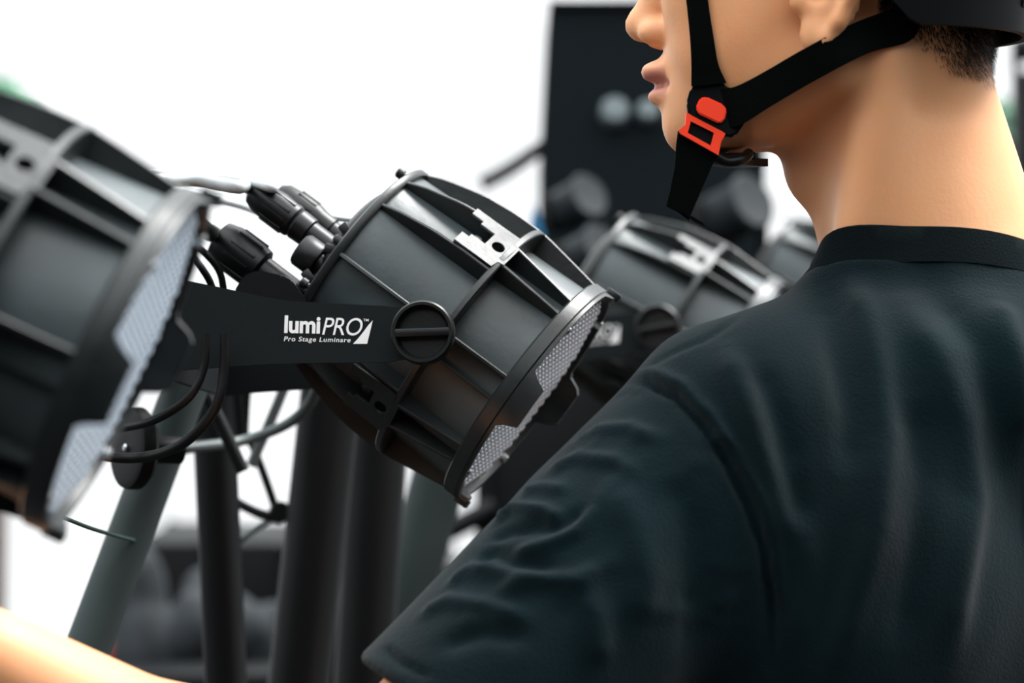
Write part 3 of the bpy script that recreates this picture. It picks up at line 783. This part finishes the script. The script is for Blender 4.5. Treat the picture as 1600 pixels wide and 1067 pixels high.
for pxs, a, wd in (
    ([(975, 592), (1010, 596), (1055, 618), (1100, 665), (1140, 725), (1172, 790), (1195, 860), (1205, 950), (1205, 1060)], -.0060, .0034),
    ([(985, 578), (1020, 584), (1066, 606), (1112, 655), (1152, 715), (1184, 780), (1208, 855), (1222, 950)], .0036, .0045),
    ([(1290, 410), (1200, 462), (1100, 530), (985, 585)], -.0012, .0030),
    ([(1135, 545), (1160, 610), (1185, 690), (1215, 790), (1245, 860)], .0050, .0085),
    ([(1180, 560), (1215, 650), (1240, 740), (1262, 850)], -.0040, .0090),
    ([(1325, 430), (1355, 500), (1372, 580), (1385, 680), (1370, 820), (1330, 960), (1300, 1060)], .0050, .0100),
    ([(1290, 450), (1310, 540), (1330, 640), (1330, 760)], -.0040, .0110),
    ([(1415, 480), (1470, 560), (1505, 660), (1520, 780), (1500, 920), (1480, 1060)], .0045, .0120),
    ([(1460, 450), (1530, 540), (1560, 640), (1575, 780)], -.0035, .0110),
    ([(1430, 620), (1445, 740), (1430, 880), (1400, 1040)], -.0040, .0120),
    ([(1560, 470), (1590, 560), (1598, 700)], .0040, .0100),
    ([(1240, 700), (1258, 800), (1262, 900), (1240, 1040)], .0032, .0090),
    ([(900, 690), (935, 672), (985, 668), (1030, 690)], .0026, .0060),
    ([(860, 735), (905, 715), (960, 720), (1000, 745)], .0030, .0060),
    ([(820, 770), (850, 762), (890, 768)], .0028, .0050),
    ([(775, 815), (805, 795), (850, 800), (880, 815)], .0042, .0048),
    ([(765, 842), (800, 830), (870, 825), (930, 790)], -.0030, .0055),
    ([(800, 868), (860, 850), (900, 830), (940, 780)], .0034, .0050),
    ([(745, 880), (770, 862), (810, 880), (880, 890)], -.0030, .0060),
    ([(700, 915), (740, 885), (780, 892), (850, 905)], .0030, .0060),
    ([(780, 920), (840, 905), (900, 905), (950, 880)], .0036, .0060),
    ([(660, 960), (700, 938), (760, 945), (830, 970)], .0030, .0065),
    ([(690, 1010), (760, 985), (830, 1000)], -.0030, .0080),
    ([(960, 760), (990, 820), (1010, 900), (1000, 990)], .0040, .0110),
    ([(1050, 740), (1080, 830), (1090, 930), (1080, 1040)], -.0040, .0130),
    ([(900, 900), (930, 960), (940, 1050)], .0035, .0110),
    ([(600, 1010), (625, 1034), (680, 1062)], -.0022, .0026),
    ):
    fold(pxs, a*1.15, wd*(.72 if pxs[0][0] < 950 else .9))
for i in range(46):   # small random creases on sleeve and shoulder
    x = R1.uniform(700, 1150); y = R1.uniform(620, 1000); l = R1.uniform(30, 90); an = R1.uniform(-.9, .2)
    fold([(x, y), (x+l*math.cos(an)*.5, y+l*math.sin(an)*.5+R1.uniform(-8, 8)), (x+l*math.cos(an), y+l*math.sin(an))], R1.uniform(-.0012, .0014), R1.uniform(.003, .006))
disp += .0010*np.sin(V[:, 0]*70+3*np.sin(V[:, 2]*22))*np.sin(V[:, 2]*31+2*np.sin(V[:, 0]*40))
V = V+N*disp[:, None]
V = relax(V, F, 1)
sbvh = BVHTree.FromPolygons([tuple(v) for v in V], [tuple(int(i) for i in f) for f in F])
shirt = mesh_obj('t_shirt', np_mesh('t_shirt', V-PO, F), M['shirt'], person)
# collar: rib band around the neck opening, built from the neck/shirt cross-section
bm = bmesh.new(); rows = []; NN = 96
cx = (tf-cn*tf.dot(cn)).normalized(); cy = cn.cross(cx)
def tor_dist(P): return np.minimum(body_f(P), smin(neck(P), torso(P, .004), .008))
for i in range(NN):
    th = 2*PI*i/NN; dv = cx*math.cos(th)+cy*math.sin(th); row = []
    for hh, off in ((-.0125, .0050), (-.0110, .0085), (0, .0080), (.0085, .0070), (.0095, .0055), (.0085, .0035), (-.004, .0030)):
        rs = np.arange(.03, .098, .0008)                   # march out to the skin then offset
        dd = tor_dist(A3(CC+cn*hh)[None]+rs[:, None].astype(np.float32)*A3(dv)[None])
        k_ = np.where(dd > 0)[0]; r = rs[k_[0]] if len(k_) else .098
        row.append(r+off)
    rows.append(row)
rows = np.array(rows)
for _ in range(6): rows = (np.roll(rows, 1, 0)+rows*2+np.roll(rows, -1, 0))/4
vv = [[bm.verts.new(CC+(cx*math.cos(2*PI*i/NN)+cy*math.sin(2*PI*i/NN))*rows[i][j]+cn*hh-Vector(PO.tolist())) for j, hh in enumerate((-.0125, -.0110, 0, .0085, .0095, .0085, -.004))] for i in range(NN)]
for i in range(NN):
    a, b = vv[i], vv[(i+1) % NN]
    for j in range(7): bm.faces.new((a[j], a[(j+1) % 7], b[(j+1) % 7], b[j]))
tag(obj('collar', bm, M['rib'], shirt, smooth=50), label='black ribbed crew collar')
# trousers and shoes (below the frame)
hip = TT(.005, 0, -.56)
def trou_f(P):
    L = (P-A3(NB)) @ RT
    d = ell(L, (.0, 0, -.60), (.112, .158, .13))
    for s in (-1, 1):
        hpt, kn, an = TT(0, s*.085, -.64), TT(.03, s*.10, -1.02), TT(-.01, s*.11, .07-NB.z)
        d = smin(d, cap(P, hpt, kn, .088, .066), .03); d = smin(d, cap(P, kn, an, .066, .055), .02)
    return d
V, F = nets(trou_f, (NB.x-.3, NB.y-.3, -.02), (NB.x+.3, NB.y+.3, NB.z-.44), .008)
V = V[:]; mesh_obj('trousers', np_mesh('trousers', V-PO, F), M['trouser'], person)
for s in (-1, 1):
    def shoe_f(P):
        L = (P-A3(TT(.04, s*.11, -NB.z))) @ RT
        d = ell(L, (.02, 0, .035), (.145, .048, .042)); d = smin(d, ell(L, (-.05, 0, .065), (.055, .042, .055)), .03)
        return np.maximum(d, .002-L[:, 2])
    c = TT(.04, s*.11, -NB.z)
    V, F = nets(shoe_f, (c.x-.2, c.y-.2, -.02), (c.x+.2, c.y+.2, .16), .006)
    mesh_obj('shoe', np_mesh('shoe', V-PO, F), M['shoe'], person)
# hair: dense short strands at the nape and over the skull under the helmet
hb = bmesh.new(); cnt = 0
bmf = bpy.data.meshes['body']
def body_hit(o, d):
    h = bvh.ray_cast(o, d, .3); return h
hv = []; hfc = []
R2 = random.Random(5)
tries = 0
while tries < 100000:
    tries += 1
    az = R2.uniform(-PI, PI); el = R2.uniform(-.95, .9)
    o = H(-.02, 0, .03); dv = (hf*math.cos(az)*math.cos(el)+hs*math.sin(az)*math.cos(el)+hu*math.sin(el))
    h = body_hit(o, dv)
    if h[0] is None: continue
    q = h[0]-HC; f_, s_, u_ = q.dot(hf), q.dot(hs), q.z
    # hair line: nape V shape, behind ears, above forehead
    if f_ < -.022:
        line = -.040+.03*min(1, max(0, (abs(s_)-.030)/.035))
        dens = (u_-line+.012)/.024
    elif f_ < .02: dens = (u_-.052)/.01
    else: dens = (u_-.075)/.01
    dens = max(0, min(1, dens))
    if R2.random() > dens**1.15: continue
    n = h[1]; n = n if n.dot(dv) > 0 else -n
    ln = R2.uniform(.004, .008)*(.5+.6*dens)
    dirn = (n*.55-hu*.9+hs*R2.uniform(-.25, .25)+hf*R2.uniform(-.2, .2)).normalized()
    sd = dirn.cross(n).normalized()*.00022
    b = h[0]-n*.0004; t = b+dirn*ln; k = len(hv)
    mid = b+dirn*ln*.5+n*.0006
    hv += [tuple(b-sd), tuple(b+sd), tuple(mid+sd*.8), tuple(mid-sd*.8), tuple(t)]
    hfc += [(k, k+1, k+2, k+3), (k+3, k+2, k+4)]
me = bpy.data.meshes.new('hair'); me.from_pydata([tuple(Vector(v)-Vector(PO.tolist())) for v in hv], [], hfc); me.update()
tag(mesh_obj('hair', me, M['hair'], person), label='short dark clipped hair at the nape')

# ---- helmet
HL = empty('safety_helmet', H(-.01, 0, .03), 'black climbing-style safety helmet with chin straps, on the person\'s head', 'helmet')
HO = Vector(HL.location)
def add_h(name, bm, m, par=None, smooth=40, label=None):
    for v in bm.verts: v.co -= HO
    o = obj(name, bm, M[m], par or HL, smooth=smooth)
    if label: o['label'] = label
    return o
bm = bmesh.new(); rings = []; ns = 64; nr = 18
for j in range(nr+1):
    ph = j/nr; rr = []
    for i in range(ns):
        th = 2*PI*i/ns; cf, s = math.cos(th), math.sin(th)
        u0 = .052-.004*cf+(-.006 if cf < -.5 else 0)+(-.010*max(0, 1-abs(cf+.35)/.5))*0
        e = ph*PI/2
        ridge = 1+.022*max(0, math.cos(th*2)*.0+math.cos(s*9))*math.sin(e*2)
        rr.append(bm.verts.new(H(-.008+.116*cf*math.cos(e)**.85*ridge+(.012*cf if cf > .6 and j == 0 else 0), .094*s*math.cos(e)**.85*ridge, u0+(.155-u0+.01)*math.sin(e))))
    rings.append(rr)
for a, b in zip(rings, rings[1:]):
    for i in range(ns): bm.faces.new((a[i], a[(i+1) % ns], b[(i+1) % ns], b[i]))
bmesh.ops.remove_doubles(bm, verts=bm.verts, dist=.0005)
bmesh.ops.solidify(bm, geom=list(bm.faces), thickness=.004)
add_h('helmet_shell', bm, 'helmet')
# rear cradle hugging the skull below the shell, reaching down the nape
bm = bmesh.new(); rows = []
for i in range(41):
    th = math.radians(84+192*i/40); cf, s = math.cos(th), math.sin(th)
    k = max(0, -cf); low = -.0215+.034*max(0, (.34-k)/.34)
    o_ = [H(-.012+(.090+.006*t)*cf+.0*t, (.084+.003*t)*s, low+(.075-low)*t) for t in (0, .5, 1)]
    i_ = [H(-.012+(.085+.006*t)*cf, (.079+.003*t)*s, low+(.075-low)*t) for t in (1, .5, 0)]
    rows.append([bm.verts.new(p) for p in o_+i_])
for a, b in zip(rows, rows[1:]):
    for j in range(6): bm.faces.new((a[j], a[(j+1) % 6], b[(j+1) % 6], b[j]))
bm.faces.new(rows[0]); bm.faces.new(rows[-1][::-1]); add_h('rear_cradle', bm, 'helmet')
# adjuster dial box
rm = orient(-hf, hu, H(-.088, 0, .004))
bm = bmesh.new(); box(bm, (-.013, -.030, -.008), (.022, .030, .012), .004, rm); add_h('adjuster_box', bm, 'helmet')
bm = bmesh.new(); lathe(bm, [(0, .022), (.013, .022), (.016, .020), (.0165, .010), (0, .010)], 24, rm @ Matrix.Translation((.006, 0, 0))); add_h('adjuster_dial', bm, 'helmet')
bm = bmesh.new(); box(bm, (-.0205, .004, -.006), (-.0125, .016, .004), .001, rm); add_h('red_tab', bm, 'red')
# straps lying on the cheek
def ribbon(pairs, thick, m, name, par=None, label=None, n=8, lift=.0025, maxd=1.60):
    """pairs: ((x0,y0),(x1,y1)) edge points; laid on the body surface where there is one"""
    A = []; B = []
    ea = cr([Vector((*p[0], 0)) for p in pairs], n); eb = cr([Vector((*p[1], 0)) for p in pairs], n)
    da = []
    for a, b in zip(ea, eb):
        hs_ = [hit(a.x+(b.x-a.x)*t, a.y+(b.y-a.y)*t, bvh, lift)[0] for t in (0, .5, 1)]
        hs_ = [h.y for h in hs_ if h is not None and h.y < maxd]
        da.append(min(hs_) if hs_ else None)
    kn = [(i, d) for i, d in enumerate(da) if d is not None]
    da = np.interp(range(len(da)), [k for k, _ in kn], [d for _, d in kn])
    for _ in range(3): da = np.convolve(np.pad(da, 2, 'edge'), np.ones(5)/5, 'valid')
    bm = bmesh.new(); rows = []
    for a, b, d in zip(ea, eb, da):
        p, q = W(a.x, a.y, d), W(b.x, b.y, d+.001); t = Vector((0, -thick, 0))
        rows.append([bm.verts.new(p), bm.verts.new(q), bm.verts.new(q+t), bm.verts.new(p+t)])
    for a, b in zip(rows, rows[1:]):
        for j in range(4): bm.faces.new((a[j], a[(j+1) % 4], b[(j+1) % 4], b[j]))
    bm.faces.new(rows[0][::-1]); bm.faces.new(rows[-1]); add_h(name, bm, m, par, label=label, smooth=30)
    return float(da[-1])
ribbon([((1058, -110), (1096, -115)), ((1066, -50), (1103, -50)), ((1072, 0), (1106, 0)), ((1078, 60), (1115, 60)), ((1080, 100), (1122, 100)), ((1080, 135), (1135, 130))], .0016, 'strap', 'front_strap')
ribbon([((1425, 2), (1440, 40)), ((1400, 12), (1418, 66)), ((1330, 38), (1355, 84)), ((1250, 80), (1270, 128)), ((1195, 112), (1205, 166)), ((1150, 135), (1158, 195)), ((1120, 140), (1130, 200))], .0016, 'strap', 'rear_strap')
hb_, _ = hit(1118, 160, bvh, .004)
BD = min(hb_.y, 1.59)-.002
def px_prism(name, poly, D, th, m, par=None, bev=.0008, label=None, holes=None):
    bm = bmesh.new()
    if holes:
        c = W(0, 533.5, D); s = D/FPX
        bm = fill2d([[(x*s, -y*s) for x, y in poly]]+[[(x*s, -y*s) for x, y in h] for h in holes], th, Matrix.Translation((-800*s, D, CH+533.5*s)) @ Matrix.Rotation(PI/2, 4, 'X'))
    else:
        a = [bm.verts.new(W(x, y, D-th/2)) for x, y in poly]; b = [bm.verts.new(W(x, y, D-th/2)+Vector((0, th, 0))) for x, y in poly]
        bm.faces.new(a); bm.faces.new(b[::-1])
        for i in range(len(a)): bm.faces.new((a[i], b[i], b[(i+1) % len(a)], a[(i+1) % len(a)]))
        bmesh.ops.bevel(bm, geom=list(bm.edges), offset=bev, segments=2, affect='EDGES')
    return add_h(name, bm, m, par, label=label, smooth=40)
bk = px_prism('buckle', [(1079, 138), (1092, 126), (1125, 127), (1160, 140), (1172, 162), (1165, 190), (1150, 212), (1138, 215), (1076, 182), (1073, 160)], BD, .008, 'helmet', bev=.0015)
def loc_child(o, par):   # parent a world-ish child to the buckle part, keeping it in place
    o.parent = par; return o
loc_child(px_prism('release_button', [(1087, 168), (1094, 153), (1104, 151), (1130, 163), (1136, 172), (1132, 188), (1124, 193), (1092, 178)], BD-.0045, .004, 'red', label='orange-red release button'), bk)
loc_child(px_prism('buckle_frame', [(1072, 176), (1082, 182), (1128, 206), (1133, 210), (1126, 222), (1122, 243), (1062, 209), (1060, 204), (1070, 196)], BD-.001, .006, 'red', label='orange-red buckle frame', holes=[[(1079, 190), (1115, 208), (1110, 228), (1074, 208)]]), bk)
loc_child(px_prism('buckle_tongue', [(1076, 188), (1117, 207), (1112, 231), (1071, 209)], BD+.0005, .005, 'helmet'), bk)
# chin strap hanging below and chin cup
bm = bmesh.new()
def strip(pairs, D0, dD, th, name, m='strap', par=None):
    bm = bmesh.new(); rows = []
    for i, (a, b) in enumerate(pairs):
        D = D0+dD*i; p, q = W(*a, D), W(*b, D); t = Vector((0, -th, 0)); rows.append([bm.verts.new(x) for x in (p, q, q+t, p+t)])
    for a, b in zip(rows, rows[1:]):
        for j in range(4): bm.faces.new((a[j], a[(j+1) % 4], b[(j+1) % 4], b[j]))
    bm.faces.new(rows[0][::-1]); bm.faces.new(rows[-1]); return add_h(name, bm, m, par, smooth=30)
strip([((1059, 205), (1124, 240)), ((1056, 228), (1114, 255)), ((1054, 260), (1104, 278)), ((1046, 300), (1092, 305)), ((1040, 322), (1078, 338)), ((1060, 332), (1076, 345))], BD+.002, .001, .003, 'hanging_strap')
strip([((1072, 334), (1078, 342)), ((1085, 340), (1086, 348)), ((1098, 348), (1102, 354))], BD, 0, .002, 'strap_tip')
rows = []
bm = bmesh.new()   # chin cup hugging the underside of the chin
for i in range(17):
    s = -.03+.06*i/16; k = 1-(s/.034)**2
    f = .080+.018*k; rows.append([bm.verts.new(H(f+a, s, b)) for a, b in ((.004, -.070), (.000, -.085), (-.016, -.0915), (-.034, -.0905), (-.034, -.0860), (-.016, -.0865), (-.004, -.081), (.000, -.070))])
for a, b in zip(rows, rows[1:]):
    for j in range(8): bm.faces.new((a[j], a[(j+1) % 8], b[(j+1) % 8], b[j]))
bm.faces.new(rows[0]); bm.faces.new(rows[-1][::-1]); add_h('chin_cup', bm, 'plastic')
bm = bmesh.new(); sweep(bm, cr([W(1112, 240, BD+.004), W(1135, 252, BD+.008), W(1160, 248, BD+.012), W(1170, 240, BD+.02)], 6), .0032, 10); add_h('chin_pad', bm, 'plastic')

# ================================================================== BACKGROUND
def flight_case(x0, x1, y0, z0, z1, depth, label, group='black equipment cases in the background', latches=2):
    T = empty('flight_case', ((x0+x1)/2, y0+depth/2, z0), label, 'equipment case', group)
    w2, d2, h = (x1-x0)/2, depth/2, z1-z0
    split = h*.68
    bm = bmesh.new(); box(bm, (-w2, -d2, 0), (w2, d2, split-.004), .006); obj('case_body', bm, M['case'], T, smooth=30)
    bm = bmesh.new(); box(bm, (-w2, -d2, split), (w2, d2, h), .006); obj('case_lid', bm, M['case'], T, smooth=30)
    for sx in (-1, 1):
        for sy in (-1, 1):
            bm = bmesh.new(); box(bm, (sx*w2-.010, sy*d2-.010, .03), (sx*w2+.010, sy*d2+.010, h-.03), .003); obj('edge_rail', bm, M['tubedark'], T)
            for zz in (.02, h-.01):
                bm = bmesh.new(); bmesh.ops.create_uvsphere(bm, u_segments=14, v_segments=8, radius=.014, matrix=Matrix.Translation((sx*(w2-.004), sy*(d2-.004), zz))); obj('ball_corner', bm, M['tubedark'], T, smooth=80)
    for i in range(latches):
        x = -w2+2*w2*(i+.5)/latches
        bm = bmesh.new(); box(bm, (x-.025, -d2-.006, split-.03), (x+.025, -d2+.002, split+.03), .003); L = obj('latch', bm, M['tubedark'], T)
        bm = bmesh.new(); lathe(bm, [(0, 0), (.012, 0), (.012, .006), (0, .008)], 16, orient((0, -1, 0), None, (x, -d2-.005, split))); obj('latch_turn', bm, M['steel'], L, smooth=40)
    return T
# tall dark cabinet behind the face
def xw(px, D): return (px-800)/FPX*D
def zw(py, D): return CH-(py-533.5)/FPX*D
D = 3.7
T = empty('equipment_cabinet', (xw(1015, D), D+.2, 0), 'tall dark cabinet behind the face with two round grey knobs', 'cabinet')
bm = bmesh.new()
xa, xb, xc, xd = xw(858, D), xw(1196, D), xw(838, D), xw(1196, D); ox = T.location.x
A = [bm.verts.new((x-ox, y-.2, z)) for x, y, z in ((xw(838, D), 0, 0), (xd, 0, 0), (xd, 0, zw(6, D)), (xa, 0, zw(6, D)), (xw(846, D), 0, zw(240, D)))]
B = [bm.verts.new(v.co+Vector((0, .4, 0))) for v in A]; bm.faces.new(A); bm.faces.new(B[::-1])
for i in range(5): bm.faces.new((A[i], B[i], B[(i+1) % 5], A[(i+1) % 5]))
bmesh.ops.bevel(bm, geom=list(bm.edges), offset=.004, segments=2, affect='EDGES'); obj('cabinet_body', bm, mat('dark_blue_grey_laminate', (.005, .009, .011), .6, 0, .1, bump=.1), T, smooth=30)
bm = bmesh.new(); box(bm, (xa-ox, -.21, zw(12, D)), (xd-ox, -.198, zw(2, D)), .002); obj('top_rail', bm, M['case'], T)
for px, r in ((960, .019), (1012, .015)):
    bm = bmesh.new(); lathe(bm, [(0, 0), (r, 0), (r, .018), (r*.8, .024), (0, .026)], 24, orient((0, -1, .3), None, (xw(px, D)-ox, -.2, zw(180, D)))); obj('round_knob', bm, mat('pale_grey_knob', (.13, .16, .17), .5), T, smooth=40)
# grey bits of gear in front of cabinet
def junk(name, cat, px, py, D, r, m, label, seed=1, squash=(1, 1, 1), n=5):
    rr = random.Random(seed); prs = [(Vector((rr.uniform(-1, 1), rr.uniform(-.6, .6), rr.uniform(-1, 1)))*r*.55, rr.uniform(.3, .6)*r) for _ in range(n)]
    def f(P):
        d = None
        for c, q in prs:
            e = ell(P, c, (q*squash[0], q*squash[1], q*squash[2])); d = e if d is None else smin(d, e, r*.15)
        return d
    V, F = nets(f, (-2*r,)*3, (2*r,)*3, r/11)
    o = mesh_obj(name, np_mesh(name, V, F), M[m]); o.location = W(px, py, D); return tag(o, label, cat)
flight_case(xw(757, 3.35), xw(1130, 3.35), 3.35, 0, zw(585, 3.35), .3, 'low black case standing between the centre light and the sleeve')
flight_case(xw(205, 4.4), xw(450, 4.4), 4.4, 0, zw(848, 4.4), .5, 'low black case seen between the slanting and the upright pole')
flight_case(xw(395, 5.4), xw(700, 5.4), 5.4, 0, zw(885, 5.4), .5, 'low dark case seen past the wide charcoal pole')
flight_case(xw(1540, 5.2), xw(1900, 5.2), 5.2, 0, zw(222, 5.2), .6, 'black case at the right edge behind the neck', latches=2)
# moving-head style gear standing on the low case in front of the cabinet
def gear(px, py, D, s, label, base_z):
    """small blurred lamp head on a stand: base, two arms, head"""
    c = W(px, py, D); T = empty('lamp_unit', (c.x, c.y, base_z), label, 'lamp unit', 'dark lamp units in front of the cabinet'); h = c.z-base_z
    bm = bmesh.new(); box(bm, (-.05*s, -.04*s, 0), (.05*s, .04*s, max(.03, h-.07*s)), .006); obj('base', bm, M['tubedark'], T, smooth=30)
    for sx in (-1, 1):
        bm = bmesh.new(); box(bm, (sx*.045*s-.006, -.02*s, max(.02, h-.075*s)), (sx*.045*s+.006, .02*s, h+.02*s), .004); obj('arm', bm, M['tubedark'], T, smooth=30)
    bm = bmesh.new(); lathe(bm, [(0, -.05*s), (.03*s, -.048*s), (.038*s, -.02*s), (.036*s, .03*s), (.040*s, .045*s), (.036*s, .05*s), (0, .046*s)], 28, orient((.6, -.7, .35), None, (0, 0, h))); obj('head', bm, mat('grey_lamp_head', (.022, .027, .03), .6, 0, .15), T, smooth=40)
zc = zw(585, 3.35)
gear(893, 322, 3.5, .72, 'grey lamp head on the low case, right of the blue clip', zc)
gear(912, 400, 3.42, .7, 'smaller dark lamp head just above the rim of the centre light', zc)
gear(1140, 335, 3.5, .9, 'dark lamp head under the chin', zc)
T = empty('blue_clip', W(838, 352, 3.3), 'small blue clip left of the dark cabinet', 'clip')
bm = bmesh.new(); prism(bm, [(-.009, -.02), (.010, -.014), (.004, .006), (-.001, .024), (-.006, .008)], .008, Matrix.Rotation(PI/2, 4, 'X')); obj('clip_body', bm, M['blue'], T)
bm = bmesh.new(); sweep(bm, [Vector((0, .004, -.015)), Vector((.012, .13, zw(585, 3.35)-zw(352, 3.3)+.005))], .004, 10); obj('clip_stem', bm, M['tubedark'], T)
o = tube_obj('boom_arm', [Vector(), W(800, 262, 3.72)-W(752, 288, 3.72), W(866, 216, 3.72)-W(752, 288, 3.72)], .009, M['tubeblack']); o.location = W(752, 288, 3.72); tag(o, 'dark slanting arm sticking out left of the cabinet', 'arm')
# cross brace seen right below the centre light
for a, b, lb in (((640, 860), (775, 792), 'black diagonal bar crossing the white gap below the front rim'), ((650, 960), (790, 890), 'lower black diagonal bar beside the sleeve')):
    p, q = W(*a, 3.33), W(*b, 3.33); o = tube_obj('diagonal_bar', [Vector(), q-p], .013, M['tubeblack']); o.location = p; tag(o, lb, 'bar', 'diagonal bars beside the sleeve')
flight_case(xw(170, 3.8), xw(450, 3.8), 3.8, 0, zw(1052, 3.8), .4, 'lowest black case at the bottom edge under the grey bundles')
junk('cloth_bundle', 'cloth', 268, 985, 4.0, .11, 'grey', 'crumpled grey cloth between the slanting and the upright pole', 4, (.8, .8, 1.3))
junk('cloth_bundle', 'cloth', 412, 985, 4.0, .07, 'grey', 'small grey bundle between the upright and the wide pole', 9)
junk('red_object', 'bundle', 192, 1024, 3.95, .035, 'redcloth', 'small dark red bundle beside the foot of the slanting pole', 6)
def bush(x, y, zb, zt, r, label, seed):
    T = empty('shrub', (x, y, 0), label, 'shrub', 'shrubs behind the tent gap'); rr = random.Random(seed)
    bm = bmesh.new(); sweep(bm, [Vector((0, 0, 0)), Vector((.02, 0, zb)), Vector((0, 0, (zb+zt)/2))], .02, 8); obj('stem', bm, M['bark'], T)
    vs = []; fs = []
    for _ in range(3500):
        a, c = rr.uniform(0, 2*PI), rr.uniform(-1, 1); q = rr.random()**.4
        s = math.sqrt(1-c*c); p = Vector((r*q*s*math.cos(a), r*q*s*math.sin(a), (zb+zt)/2+(zt-zb)/2*q*c))
        u = Vector((rr.gauss(0, 1), rr.gauss(0, 1), rr.gauss(0, 1))).normalized(); v = u.orthogonal().normalized(); l = rr.uniform(.012, .026); k = len(vs)
        vs += [tuple(p-u*l), tuple(p+v*l*.4), tuple(p+u*l), tuple(p-v*l*.4)]; fs.append((k, k+1, k+2, k+3))
    me = bpy.data.meshes.new('foliage'); me.from_pydata(vs, [], fs); tag(mesh_obj('foliage', me, M['leaf'], T), kind='stuff')
bush(xw(1605, 6.8), 6.8, zw(330, 6.8), zw(150, 6.8), .16, 'green shrub at the right edge behind the neck', 1)
bush(xw(-10, 6.8), 6.8, zw(400, 6.8), zw(118, 6.8), .13, 'pale green shrub showing above the nearest light at the left edge', 2)
gear(1612, 72, 4.6, .6, 'grey lamp unit at the right edge beside the helmet', 0)
